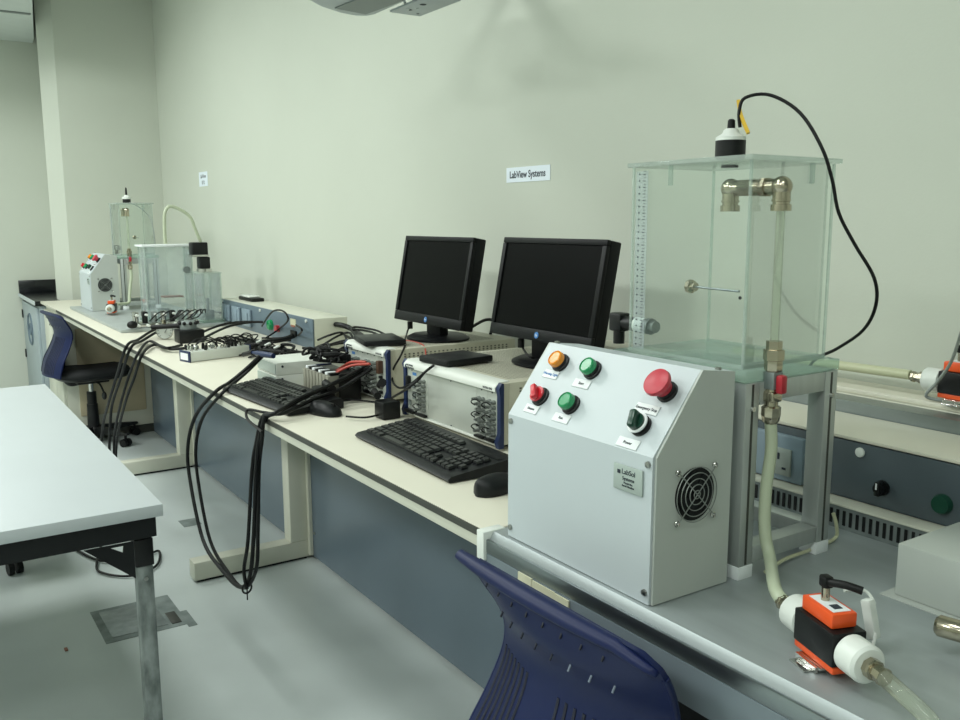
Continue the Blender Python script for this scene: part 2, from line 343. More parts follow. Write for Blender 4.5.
# ------------------------------------------------------------------ long laminate bench
t = thing('lab_bench', 'long cream laminate lab bench running along the wall with blue-grey back panels', 'bench', (-3.9, .4, 0))
XE = -1.222
fin('worktop', MB().box(-6.62, XE, 0, WB-.005, .8352, H, .0015), 'laminate', t)
fin('edge_seam', MB().box(-5.93, XE, -.004, -.0003, .8355, .8485), 'dark_seam', t)
fin('front_rail', MB().box(-5.96, XE, .001, .04, .812, .8349, .002), 'cream_metal', t)
def cframe(x):
    w = .035
    m = MB()
    m.box(x-w, x+w, .048, .526, .010, .082, .004); m.box(x-w, x+w, .440, .526, .082, .83, .004)
    o = fin('leg_frame', m, 'cream_metal', t)
    fin('foot_pad', MB().box(x-w+.010, x+w-.010, .06, .51, .0, .010), 'black_rubber', o)
    fin('panel_bracket', MB().box(x+w, x+w+.022, .514, .527, .02, .82).box(x-w-.022, x-w, .514, .527, .02, .82), 'cream_metal', o)
for x in (-5.0, -3.342): cframe(x)
for a, b in ((-5.93, -5.04), (-4.96, -3.382), (-3.302, -1.22)):
    p = fin('modesty_panel', MB().box(a+.004, b-.004, .528, .546, .015, .8348), 'blue_panel', t)
    s = MB()
    for xx in (a+.04, b-.04):
        for zz in (.12, .66): s.cyl((xx, .528, zz), (xx, .523, zz), .006, seg=10)
    fin('screw', s, 'chrome', p)
# end cabinet below the far end of the bench
t = thing('bench_cabinet', 'cream base cabinet with tan inset side panel under the far end of the bench', 'cabinet', (-6.25, .3, 0))
fin('body', MB().box(-6.6, -5.98, .03, .60, .06, .8345, .002), 'cream_metal', t)
fin('plinth', MB().box(-6.58, -6.0, .08, .58, 0, .06), 'dark_seam', t)
fin('side_panel', MB().box(-5.98, -5.972, .10, .50, .16, .72, .003), 'pale_wood', t)
fin('door', MB().box(-6.59, -6.29, .012, .03, .08, .80, .002).box(-6.285, -5.985, .012, .03, .08, .80, .002), 'cream_metal', t)
# grey sink cabinet with black top
t = thing('sink_cabinet', 'grey cabinet with black stone top and round door emblem in the far corner', 'cabinet', (-7.0, .1, 0))
fin('body', MB().box(-7.48, -6.645, -.005, .120, .08, .815, .002), 'grey_cabinet', t)
fin('plinth', MB().box(-7.46, -6.65, .01, .12, 0, .08), 'dark_seam', t)
fin('countertop', MB().prism([(-7.495, -.032, .817), (-6.63, -.032, .817), (-6.63, .122, .817), (-6.845, .128, .817), (-7.495, .226, .817)], (0, 0, H-.817)), 'black_stone', t)
fin('edge_trim', MB().box(-7.495, -6.63, -.040, -.032, .825, .849), 'white_laminate', t)
fin('backsplash', MB().box(-7.495, -7.475, -.032, .222, H, .945, .002), 'black_stone', t)
d = fin('door', MB().box(-7.45, -6.68, -.022, -.0055, .10, .80, .003), 'grey_cabinet', t)
fin('emblem', MB().ring((-7.05, -.024, .62), (0, 1, 0), .11, .008, 32, 6).ring((-7.05, -.024, .62), (0, 1, 0), .04, .006, 24, 6), 'spine_grey', d)
for z in (.70, .40): fin('hinge', MB().box(-7.45, -7.42, -.030, -.022, z-.03, z+.03), 'charcoal', d)

# ------------------------------------------------------------------ steel workbench
t = thing('steel_workbench', 'stainless steel topped workbench with folded front lip in the foreground', 'bench', (-.2, .4, 0))
m = MB()
prof = [(-.000, H-.014), (.010, H), (.872, H), (.872, H-.03), (.01, H-.03), (-.0, H-.03)]
m.prism([(XE+.006, y, z) for y, z in prof], (2.2, 0, 0))
fin('steel_top', m, 'steel_top', t)
fin('front_lip', MB().box(XE+.008, XE+2.2, -.006, .0, H-.036, H-.012, .0015), 'steel', t)
fin('apron', MB().box(XE+.010, XE+2.2, -.0062, .02, H-.095, H-.0362, .001), 'apron_grey', t)
fin('end_cap', MB().box(XE-.012, XE+.010, -.012, .035, H-.05, H+.002, .002), 'white_plastic', t)
l = fin('taped_labels', MB().box(-1.115, -1.078, -.0090, -.0065, H-.070, H-.036).box(-1.077, -1.02, -.0088, -.0065, H-.072, H-.038).box(-1.019, -.985, -.0092, -.0065, H-.074, H-.039), 'label_beige', t)
fin('back_panel', MB().box(XE+.01, XE+2.2, .548, .566, .015, H-.1), 'blue_panel', t)
fin('leg', MB().box(-.9, -.85, .46, .54, .0, H-.1), 'cream_metal', t); fin('leg', MB().box(.85, .9, .46, .54, .0, H-.1), 'cream_metal', t)
fin('under_rail', MB().box(XE+.012, XE+2.2, .022, .05, H-.09, H-.031), 'cream_metal', t)

# ------------------------------------------------------------------ wall ledge behind the steel bench (fixed to the room)
struct('trim_1', MB().box(-1.9, 1.0, .722, WB, .94, 1.0, .002), 'cream_metal')
struct('trim_2', MB().box(-1.9, 1.0, .722, .728, 1.0005, 1.03).box(-1.9, 1.0, .728, .775, 1.024, 1.03), 'steel')
struct('trim_3', MB().box(-1.9, 1.0, .782, WB, 1.001, 1.030, .002), 'cream_metal')
struct('trim_4', MB().box(-1.9, 1.0, .79, WB, 1.030, 1.042, .003), 'laminate')

# ------------------------------------------------------------------ service spines
def spine(x0, x1, yf, yb, z0, z1, label, mfront='spine_grey', cap=.012):
    t = thing('service_box', label, 'power socket box', ((x0+x1)/2, (yf+yb)/2, z0))
    fin('housing', MB().box(x0, x1, yf+.004, yb, z0, z1, .002), 'cream_metal', t)
    p = fin('front_panel', MB().box(x0, x1, yf-.004, yf+.003, z0, z1-.002, .001), mfront, t)
    return t, p
t, p = spine(-4.66, -3.44, .625, .78, .8505, .978, 'long service box with blue-grey front and cream top behind the far cables')
def sk(x, w=.14):
    s = fin('switch_plate', MB().box(x-w/2, x+w/2, .608, .6205, .87, .955, .004), 'socket_grey', t)
    fin('rocker', MB().box(x-.03, x+.03, .604, .608, .885, .94, .002), 'socket_grey', s)
for x in (-4.56, -4.40, -4.24): sk(x, .115)
for x in (-4.63, -4.06, -3.50): fin('screw', MB().cyl((x, .621, .964), (x, .615, .964), .007, seg=10), 'white_plastic', t)
fin('green_button', MB().lathe([(.024, 0), (.024, .012), (.02, .018), (.001, .02)], (-3.92, .621, .908), (0, -1, 0)), 'green_btn', t)
b = fin('red_connector', MB().cyl((-3.83, .621, .90), (-3.83, .605, .90), .016, seg=16), 'red_plastic', t)
fin('sticker', MB().box(-3.68, -3.62, .6185, .621, .93, .96), 'label_beige', t)
fin('outlet', MB().box(-3.67, -3.61, .612, .621, .885, .91, .002), 'charcoal', t)
fin('barcode', MB().box(-3.672, -3.628, .617, .6186, .925, .933), 'rust', t)
# near spine: sloped base ledge with slotted strip
t, p = spine(-1.56, .9, .558, .716, .895, 1.000, 'grey service box with cream top at the back of the steel bench, with selector knob', 'spine_dark')
fin('top_cap', MB().box(-1.56, .9, .552, .72, 1.0003, 1.006, .001), 'laminate', t)
fin('base_ledge', MB().box(-1.56, .9, .512, .5535, .8905, .8945, .001), 'cream_metal', t)
sl = fin('slotted_strip', MB().box(-1.56, .9, .515, .56, .8505, .8903), 'galv', t)
s = MB()
for k in range(62):
    x = -1.28+k*.0125
    s.box(x, x+.005, .5135, .515, .858, .884)
so = fin('slots', s, 'black_plastic', sl); 
s = fin('socket_plate', MB().box(-1.125, -.985, .540, .553, .888+.008, .985, .005), 'socket_grey', t)
f = fin('socket_face', MB().box(-1.062, -1.008, .536, .5402, .908, .960, .004), 'socket_face', s)
fin('socket_holes', MB().box(-1.037, -1.033, .535, .5362, .938, .950).box(-1.052, -1.044, .535, .5362, .920, .924).box(-1.026, -1.018, .535, .5362, .920, .924), 'ink', f)
fin('screw', MB().lathe([(.0085, 0), (.0085, .004), (.005, .006), (.001, .006)], (-.88, .555, .982), (0, -1, 0)), 'white_plastic', t)
k = fin('selector_knob', MB().cyl((-.834, .555, .93), (-.834, .549, .93), .013).box(-.839, -.829, .534, .549, .918, .942, .002).cyl((-.834, .549, .93), (-.834, .538, .93), .0095), 'black_plastic', t)
fin('pointer', MB().box(-.8352, -.8328, .5328, .534, .93, .941), 'label_white', k)
fin('green_button', MB().lathe([(.0165, 0), (.0165, .006), (.014, .012), (.001, .012)], (-.73, .555, .93), (0, -1, 0)), 'dark_green', t)

# ------------------------------------------------------------------ control box apparatus
objs_app = []
def app(*a, **k):
    t = thing(*a, **k); objs_app.append(t); return t
BX0, BX1 = -1.184, -.838
t = app('control_box', 'grey-white metal control box with coloured push buttons on its sloped top, on the steel bench', 'control box', (-1.01, .1, H))
yb = .172
prof = [(.017, H+.0015), (.018, 1.063), (.106, 1.176), (yb, 1.168), (yb, H+.0015)]
m = MB().prism([(BX0+.004, y, z) for y, z in prof], (BX1-BX0-.008, 0, 0))
fin('body', m, 'box_white', t, 20)
def sideplate(x):
    q = [(y+(.004 if i in (0, 1) else 0), z) for i, (y, z) in enumerate(prof)]
    return MB().prism([(x, y, z) for y, z in q], (.004, 0, 0))
fin('side_panel', sideplate(BX1-.0038), 'box_side', t, 20)
fin('side_panel', sideplate(BX0-.0002), 'box_side', t, 20)
s = MB()
for (x, y, z, d) in ((BX0+.012, .018, 1.052, (0, -1, 0)), (BX1-.012, .018, 1.052, (0, -1, 0)), (BX0+.012, .017, .868, (0, -1, 0)), (BX1-.012, .017, .868, (0, -1, 0)),
                     (BX0+.01, .115, 1.175, (0, 0, 1)), (BX1-.012, .15, 1.171, (0, 0, 1))):
    s.lathe([(.005, 0), (.0045, .003), (.001, .004)], (x, y, z), d, 12)
fin('screw', s, 'metal_screw', t)
fin('rubber_foot', MB().box(BX0+.01, BX1-.01, .03, yb-.01, H, H+.0015), 'black_rubber', t)
# slanted face frame
tv = Vector((0, .088, .113)).normalized(); nv = Vector((0, -.113, .088)).normalized(); p0 = Vector((0, .018, 1.063))
def on_slope(x, s_, out=0.): return Vector((x, 0, 0))+p0+tv*s_+nv*out
def button(x, s_, m_, kind, nm):
    c = on_slope(x, s_, 0)
    b = fin(nm, MB().lathe([(.0165, 0), (.0165, .004), (.014, .005), (.014, .010)], c, nv), 'black_plastic', t)
    if kind == 'push': fin('cap', MB().lathe([(.0135, .0095), (.0145, .012), (.0135, .019), (.0115, .0205), (.0105, .019), (.001, .019)], c, nv), m_, b)
    if kind == 'knob':
        fin('cap', MB().lathe([(.0135, .0095), (.0135, .0135), (.001, .0138)], c, nv), m_, b)
        R = Matrix((Vector((1, 0, 0)), tv, nv)).transposed()
        fin('handle', MB().box(-.005, .005, -.0135, .0135, .0138, .024, .0025).xf(Matrix.Translation(c) @ R.to_4x4() @ Matrix.Rotation(.7, 4, 'Z')), m_, b)
    if kind == 'sel':
        fin('ring', MB().lathe([(.0165, .010), (.0165, .0125), (.013, .0126)], c, nv), 'label_white', b)
        R = Matrix((Vector((1, 0, 0)), tv, nv)).transposed()
        fin('handle', MB().box(-.0055, .0055, -.0135, .0135, .012, .028, .003).cyl((0, 0, .010), (0, 0, .016), .013).xf(Matrix.Translation(c) @ R.to_4x4() @ Matrix.Rotation(.35, 4, 'Z')), m_, b)
    if kind == 'estop':
        fin('mushroom', MB().lathe([(.013, .008), (.014, .016), (.0195, .022), (.0215, .026), (.0205, .031), (.014, .0335), (.001, .034)], c, nv, 32), m_, b)
def blabel(x, s_, w, txt, m_='ink'):
    R = Matrix((Vector((1, 0, 0)), tv, nv)).transposed().to_4x4(); c = on_slope(x, s_)
    o = fin('button_label', MB().box(-w/2, w/2, -.0075, .0075, 0, .0018, .0005).xf(Matrix.Translation(c) @ R), 'label_white', t)
    text('writing', txt, .0065, c+nv*.0021, (1, 0, 0), tv, m_, o)
button(-1.124, .109, 'orange_btn', 'push', 'indicator_lamp'); blabel(-1.133, .086, .036, 'Warning Light', 'blue_logo')
button(-1.044, .108, 'green_btn', 'push', 'push_button'); blabel(-1.052, .082, .038, 'Start')
button(-1.125, .043, 'red_btn', 'knob', 'selector_switch'); blabel(-1.131, .019, .034, 'Heater')
button(-1.047, .043, 'green_btn', 'push', 'push_button'); blabel(-1.053, .018, .038, 'Run')
button(-.877, .099, 'estop_red', 'estop', 'emergency_stop'); blabel(-.897, .067, .045, 'Emergency Stop')
button(-.890, .040, 'dark_green', 'sel', 'selector_switch'); blabel(-.897, .010, .042, 'Power')
pl = fin('name_plate', MB().box(-.916, -.858, .0145, .0175, 1.004, 1.041, .0006), 'plate_grey', t)
text('writing', 'LabSol', .0105, (-.885, .0142, 1.032), (1, 0, 0), (0, 0, 1), 'ink', pl)
text('writing', 'Systems', .0075, (-.885, .0142, 1.0225), (1, 0, 0), (0, 0, 1), 'ink', pl)
text('writing', 'Model No.\nSerial Number', .0042, (-.885, .0142, 1.014), (1, 0, 0), (0, 0, 1), 'ink', pl)
fin('logo_square', MB().box(-.9075, -.9015, .0139, .0145, 1.028, 1.0335), 'ink', pl)
fx, fy, fz = BX1+.0004, .097, 1.000
fn = fin('fan', MB().cyl((fx-.002, fy, fz), (fx+.0012, fy, fz), .0385, seg=40), 'black_plastic', t)
b = MB()
for k in range(7):
    a = k*2*PI/7
    b.box(fx+.001, fx+.0028, fy+.004, fy+.033, fz-.006, fz+.006, rot=Matrix.Rotation(a, 3, 'X'), piv=(fx, fy, fz))
fin('blades', b, 'charcoal', fn)
g = MB()
for R in (.006, .0145, .023, .0315, .040): g.ring((fx+.005, fy, fz), (1, 0, 0), R, .0008, 36, 5)
for a in (PI/4, 3*PI/4):
    d = Vector((0, math.cos(a), math.sin(a)))
    g.cyl(Vector((fx+.0055, fy, fz))-d*.051, Vector((fx+.0055, fy, fz))+d*.051, .0009, seg=6)
gd = fin('fan_guard', g, 'wire_grey', t)
for a in (PI/4, 3*PI/4, 5*PI/4, 7*PI/4):
    s = MB(); s.ring((fx+.004, fy+math.cos(a)*.052, fz+math.sin(a)*.052), (1, 0, 0), .0038, .0012, 14, 5).cyl((fx-.001, fy+math.cos(a)*.052, fz+math.sin(a)*.052), (fx+.003, fy+math.cos(a)*.052, fz+math.sin(a)*.052), .003, seg=10)
    fin('guard_screw', s, 'chrome', gd)

# stand of aluminium section
TX0, TX1, TY0, TY1, ZB, ZT = -1.085, -.848, .20, .388, 1.166, 1.465
t = app('tank_stand', 'open aluminium frame stand carrying the clear tank behind the control box', 'stand', (-.96, .3, H))
w = .030
SX0, SX1, SY0, SY1 = -1.12, -.832, .19, .405
corners = [(SX0, SY0), (SX1-w, SY0), (SX0, SY1-w), (SX1-w, SY1-w)]
for (x, y) in corners:
    pst = fin('post', MB().box(x, x+w, y, y+w, H+.02, 1.148, .001), 'aluminium', t)
    fin('groove', MB().box(x+w, x+w+.0008, y+w/2-.002, y+w/2+.002, H+.022, 1.146), 'dark_seam', pst)
    fin('foot', MB().box(x-.001, x+w+.001, y-.001, y+w+.001, H, H+.02, .001), 'label_white', pst)
for (a, b, c, d) in ((SX0, SX1, SY0, SY0+w), (SX0, SX1, SY1-w, SY1), (SX0, SX0+w, SY0+w, SY1-w), (SX1-w, SX1, SY0+w, SY1-w)):
    for (z0, z1) in ((1.118, 1.148), (H+.022, H+.047)):
        ax = (a+w if b-a > .2 else a, b-w if b-a > .2 else b)
        fin('rail', MB().box(ax[0]+.0005, ax[1]-.0005, c+.001, d-.001, z0, z1, .001), 'aluminium', t)
for y in (SY0+w/2, SY1-w/2): fin('bolt', MB().cyl((SX1, y, 1.11), (SX1+.004, y, 1.11), .004, seg=10), 'chrome', t)

# clear tank
t = app('clear_tank', 'tall clear acrylic water tank with measuring strip, standing on the aluminium frame', 'tank', (-.966, .3, 1.149))
th = .005
fin('base_plate', MB().box(TX0-.03, TX1+.016, TY0-.012, TY1+.020, 1.1495, 1.166, .001), 'acrylic_base', t)
fin('wall', MB().box(TX0, TX1, TY0, TY0+th, ZB, ZT), 'acrylic', t)
fin('wall', MB().box(TX0, TX1, TY1-th, TY1, ZB, ZT), 'acrylic', t)
fin('wall', MB().box(TX0, TX0+th, TY0+th, TY1-th, ZB, ZT), 'acrylic', t)
fin('wall', MB().box(TX1-th, TX1, TY0+th, TY1-th, ZB, ZT), 'acrylic', t)
e = MB()
for x in (TX0, TX1):
    for y in (TY0, TY1): e.box(x-.0018, x+.0018, y-.0018, y+.0018, ZB, ZT)
for z in (ZB+.003,):
    e.box(TX0, TX1, TY0-.002, TY0+.002, z-.003, z+.003).box(TX1-.002, TX1+.002, TY0, TY1, z-.003, z+.003).box(TX0, TX1, TY1-.002, TY1+.002, z-.003, z+.003)
fin('glued_edge', e, 'acrylic_edge', t)
fin('lid', MB().box(TX0-.008, TX1+.008, TY0-.008, TY1+.01, ZT+.0005, ZT+.0075, .001), 'acrylic_edge', t)
bk = MB()
for (x, y) in ((TX0+.07, TY0+.006), (TX1-.006, TY1-.05)): bk.box(x, x+.006, y, y+.006, ZT-.03, ZT, .001)
fin('lid_clip', bk, 'acrylic_edge', t)
st = fin('measuring_strip', MB().box(-1.078, -1.052, TY0-.0012, TY0-.0002, ZB+.006, ZT-.006), 'ruler_film', t)
mk = MB()
for k in range(28):
    z = ZB+.012+k*.0102
    mk.box(-1.0715, -1.069, TY0-.0018, TY0-.0012, z, z+.0022)
    mk.box(-1.0620, -1.0565, TY0-.0018, TY0-.0012, z, z+.0010); mk.box(-1.0600, -1.0565, TY0-.0018, TY0-.0012, z+.005, z+.0058)
fin('graduations', mk, 'ink', st)
fl = MB().lathe([(.012, 0), (.012, .008), (.008, .010), (.008, .016), (.001, .016)], (TX0+th, .33, 1.268), (1, 0, 0), 8)
f = fin('probe_fitting', fl, 'nickel', t)
fin('probe_rod', MB().cyl((TX0+th+.016, .33, 1.268), (TX0+.115, .33, 1.266), .002, seg=8), 'steel', f)
f = fin('side_valve', MB().cyl((TX0-.060, .235, 1.205), (TX0-.022, .235, 1.205), .012).box(TX0-.080, TX0-.050, .222, .248, 1.190, 1.222, .004).cyl((TX0-.066, .235, 1.19), (TX0-.066, .235, 1.168), .010), 'black_plastic', t)
fin('collar', MB().cyl((TX0-.022, .235, 1.205), (TX0, .235, 1.205), .013), 'white_plastic', f)
fin('flange', MB().cyl((TX0+.005, .235, 1.205), (TX0+.014, .235, 1.205), .014, seg=12).cyl((TX0+.014, .235, 1.205), (TX0+.024, .235, 1.205), .010, seg=12), 'galv', f)
fin('drip_hole', MB().cyl((TX0+.0735, TY1-th, 1.25), (TX0+.0735, TY1-th-.002, 1.25), .003, seg=10), 'charcoal', t)

# pipework: elbows over the tank wall, clear standpipe, valve
t = app('overflow_pipe', 'nickel elbow fittings and clear standpipe with red-handled valve on the tank side', 'pipe', (-.83, .24, 1.1))
PX, PY = -.826, .24
IX = -.918
zc = 1.428
e = MB()
e.cyl((IX-.004, PY, zc), (PX+.004, PY, zc), .0115).cyl((IX+.02, PY, zc), (IX+.045, PY, zc), .0135, seg=6).cyl((PX-.034, PY, zc), (PX-.024, PY, zc), .015, seg=6)
for x in (IX, PX):
    e.ico((x, PY, zc), .0148)
    e.cyl((x, PY, zc), (x, PY, zc-.018), .0125).lathe([(.0145, 0), (.0145, .009), (.012, .0095), (.012, .013), (.0135, .0135), (.0135, .0165)], (x, PY, zc-.034), (0, 0, 1))
fin('elbow_fitting', e, 'nickel', t)
fin('standpipe', MB().cyl((PX, PY, zc-.03), (PX, PY, 1.205), .0062, seg=16), 'tube_clear', t)
v = MB().lathe([(.0115, 0), (.013, .002), (.013, .016), (.015, .017), (.015, .032), (.0115, .033), (.0115, .045)], (PX, PY, 1.163), (0, 0, 1), 6)
v.cyl((PX, PY, 1.1), (PX, PY, 1.163), .0095).lathe([(.008, -.004), (.012, 0), (.014, .01), (.014, .022), (.0115, .024)], (PX, PY, 1.088), (0, 0, 1), 8)
v.box(PX-.011, PX+.011, PY-.011, PY+.011, 1.118, 1.134, .003)
vo = fin('valve_body', v, 'nickel', t)
fin('valve_core', MB().box(PX-.0105, PX+.0105, PY-.0105, PY+.0105, 1.137, 1.163, .002), 'galv', vo)
fin('red_handle', MB().box(PX+.0105, PX+.023, PY-.008, PY+.006, 1.132, 1.160, .004), 'red_plastic', vo)
fin('mounting_clip', MB().box(PX-.034, PX-.010, PY-.012, PY+.006, 1.112, 1.132, .002), 'label_white', vo)

# level sensor on lid
t = app('level_sensor', 'black and white round level sensor with cable, on the lid of the clear tank', 'sensor', (-.942, .27, ZT+.008))
sx, sy, sz = -.948, .27, ZT+.0085
fin('body', MB().lathe([(.020, 0), (.0228, .002), (.0228, .028)], (sx, sy, sz), (0, 0, 1)), 'black_plastic', t)
fin('cap', MB().lathe([(.0228, .028), (.0225, .033), (.013, .039), (.011, .044), (.008, .046)], (sx, sy, sz), (0, 0, 1)), 'white_plastic', t)
fin('gland', MB().lathe([(.006, .046), (.0055, .058), (.0035, .060)], (sx, sy, sz), (0, 0, 1)), 'black_rubber', t)
fin('sensor_face', MB().cyl((sx, sy, ZT-.004), (sx, sy, ZT-.0005), .013), 'charcoal', t)
fin('cable', MB().tube(CB['sensor'][:], .0026, 8), 'black_rubber', t)
fin('cable_tag', MB().tube(CB['yellow'], .0035, 4), 'yellow_tag', t)

def flow_meter(loc, rz, label, z0=H):
    """axis along local x; origin on the bench below its middle"""
    t = thing('flow_meter', label, 'flow meter', (0, 0, 0))
    za = .040
    fin('body', MB().box(-.042, .042, -.024, .024, za-.020, za+.024, .002), 'black_plastic', t)
    o = fin('sensor_head', MB().box(-.036, .030, -.018, .018, za+.0245, za+.044, .0025), 'orange_plastic', t)
    fin('head_label', MB().box(-.028, .024, -.0125, .0125, za+.0441, za+.0448), 'label_white', o)
    fin('head_print', MB().box(.004, .017, -.006, .006, za+.0449, za+.0452), 'ink', o)
    p = fin('plug', MB().cyl((-.012, 0, za+.0448), (-.012, 0, za+.062), .0055, seg=12), 'nickel', o)
    fin('elbow_connector', MB().box(-.020, -.004, -.0065, .0065, za+.062, za+.078, .003).tube([(-.006, 0, za+.071), (.012, .012, za+.073), (.026, .026, za+.070)], .0052, 10), 'black_rubber', p)
    fin('base', MB().box(-.042, .042, -.022, .022, za-.030, za-.0205, .002), 'orange_plastic', t)
    fin('bracket', MB().box(-.026, .022, -.026, .018, za-.0345, za-.0305, .001).box(-.022, .012, -.042, -.026, .0005, .003, .001).box(-.026, .018, -.030, -.026, .0005, za-.031), 'chrome', t)
    for s in (-1, 1):
        c = fin('coupling', MB().lathe([(.020, .0), (.0245, .003), (.0245, .034), (.021, .038), (.010, .039)], (s*.043, 0, za), (s, 0, 0), 28), 'white_plastic', t)
        fin('hose_barb', MB().lathe([(.013, .039), (.013, .050), (.010, .051), (.010, .060), (.0115, .061), (.0115, .066), (.008, .067)], (s*.043, 0, za), (s, 0, 0), 8), 'nickel', c)
    t.location = loc; t.rotation_euler = (0, 0, rz); t.scale = (.93, .93, .93)
    return t
fm = flow_meter((-.602, .080, H), math.radians(-20.5), 'orange and black flow meter with white couplings lying on the steel bench')
objs_app.append(fm)
fm_pts = dict(inlet=Vector((-.602, .080, H+.0372))+Vector((math.cos(math.radians(-20.5)), math.sin(math.radians(-20.5)), 0))*-.1005,
              outlet=Vector((-.602, .080, H+.0372))+Vector((math.cos(math.radians(-20.5)), math.sin(math.radians(-20.5)), 0))*.1005)
o = fin('hose', MB().tube([(PX, PY, 1.088)]+CB['hose'][1:-1]+[Vector(fm_pts['inlet'])+Vector((-.02, .010, .008)), fm_pts['inlet']+Vector((.003, 0, 0))], .0088, 14), 'hose_pale')
tag(o, 'pale flexible hose curving from the valve down to the flow meter', 'hose'); objs_app.append(o)
# second, distant copy of the whole apparatus on its steel tray
far_labels = {'control_box': 'small grey control box with fan grille near the pillar, at the far bench end',
 'tank_stand': 'small frame stand behind the far control box', 'clear_tank': 'tall faint clear tank behind the far control box',
 'overflow_pipe': 'white standpipe with elbow beside the far control box', 'flow_meter': 'small orange and white flow meter on the far steel tray',
 'hose': 'white hose bending down beside the far control box'}
OFF = Vector((-4.665, .112, .017))
for o in objs_app:
    if o.name.split('.')[0] not in far_labels: continue
    c = copy_tree(o); c['label'] = far_labels[o.name.split('.')[0]]; c.location = o.location+OFF
# far sensor (its cable falls inside the tank)
t = thing('level_sensor', 'tiny black and white level sensor on top of the far tall tank', 'sensor', (sx, sy, sz))
fin('body', MB().lathe([(.020, 0), (.0228, .002), (.0228, .028)], (sx, sy, sz), (0, 0, 1)), 'black_plastic', t)
fin('cap', MB().lathe([(.026, .022), (.026, .033), (.013, .039), (.011, .044), (.008, .046)], (sx, sy, sz), (0, 0, 1)), 'white_plastic', t)
fin('gland', MB().lathe([(.006, .046), (.0055, .075), (.0035, .09)], (sx, sy, sz), (0, 0, 1)), 'black_rubber', t)
fin('cable', MB().tube([(sx+.01, sy, sz+.006), (sx+.05, sy+.05, sz-.02), (sx+.10, sy+.10, sz-.08), (sx+.12, sy+.115, sz-.16), (sx+.12, sy+.12, sz-.26)], .003, 6), 'grey_wire', t)
t.location = Vector((sx, sy, sz))+OFF

o = fin('steel_tray', MB().box(-5.92, -4.48, .075, .62, H+.0005, H+.0165, .002), 'tray_steel'); tag(o, 'thin steel tray under the equipment at the far end of the bench', 'tray')

# ---- big cloudy tank and small tank on the tray
def simple_tank(nm, label, x0, x1, y0, y1, z0, z1, m_):
    t = thing(nm, label, 'tank', ((x0+x1)/2, (y0+y1)/2, z0)); q = .008
    fin('base', MB().box(x0-.01, x1+.01, y0-.01, y1+.01, z0, z0+.012), 'acrylic_base', t)
    fin('wall', MB().box(x0, x1, y0, y0+q, z0+.0125, z1), m_, t); fin('wall', MB().box(x0, x1, y1-q, y1, z0+.0125, z1), m_, t)
    fin('wall', MB().box(x0, x0+q, y0+q, y1-q, z0+.0125, z1), m_, t); fin('wall', MB().box(x1-q, x1, y0+q, y1-q, z0+.0125, z1), m_, t)
    e = MB()
    for x in (x0, x1):
        for y in (y0, y1): e.box(x-.004, x+.004, y-.004, y+.004, z0+.0125, z1)
    fin('glued_edge', e, 'acrylic_edge', t)
    return t
ZT2 = H+.0170
t = simple_tank('water_tank', 'wide cloudy clear tank beside the far apparatus', -4.87, -4.74, .265, .50, ZT2, 1.252, 'acrylic_far')
fin('rim', MB().box(-4.885, -4.725, .25, .515, 1.2525, 1.262, .001), 'label_white', t)
fin('rust_stain_shelf', MB().box(-4.85, -4.78, .36, .46, .985, .992), 'rust', t)
fin('fitting', MB().cyl((-4.74, .47, 1.13), (-4.72, .47, 1.13), .018), 'galv', t)
fin('inner_pump', MB().cyl((-4.81, .36, ZT2+.013), (-4.81, .36, ZT2+.06), .03), 'galv', t)
t = simple_tank('water_tank', 'small narrow clear tank under the black motor near the wall', -4.72, -4.54, .495, .585, ZT2, 1.115, 'acrylic_far')
fin('lid', MB().box(-4.725, -4.535, .487, .592, 1.1155, 1.122), 'acrylic_edge', t)
fin('inner_pump', MB().box(-4.64, -4.58, .51, .56, ZT2+.013, ZT2+.06, .004).cyl((-4.61, .535, ZT2+.06), (-4.61, .535, ZT2+.12), .008), 'galv', t)
t = thing('pump_motor', 'black motor on top of the small clear tank', 'motor', (-4.6, .57, 1.1222))
fin('base', MB().cyl((-4.62, .53, 1.1223), (-4.62, .53, 1.14), .038), 'chrome', t)
fin('body', MB().box(-4.65, -4.59, .50, .555, 1.14, 1.20, .006), 'black_plastic', t)
fin('head', MB().box(-4.655, -4.585, .465, .545, 1.201, 1.275, .006), 'black_plastic', t)
fin('band', MB().box(-4.657, -4.583, .463, .547, 1.203, 1.212), 'chrome', t)
o = fin('hose', MB().tube([(-4.61, .515, 1.276), (-4.605, .49, 1.34), (-4.6, .46, 1.41), (-4.6, .38, 1.455), (-4.6, .345, 1.43), (-4.6, .337, 1.35), (-4.6, .337, 1.27)], .0085, 10), 'hose_pale')
tag(o, 'pale hose arching from the black motor over the cloudy tank', 'hose')

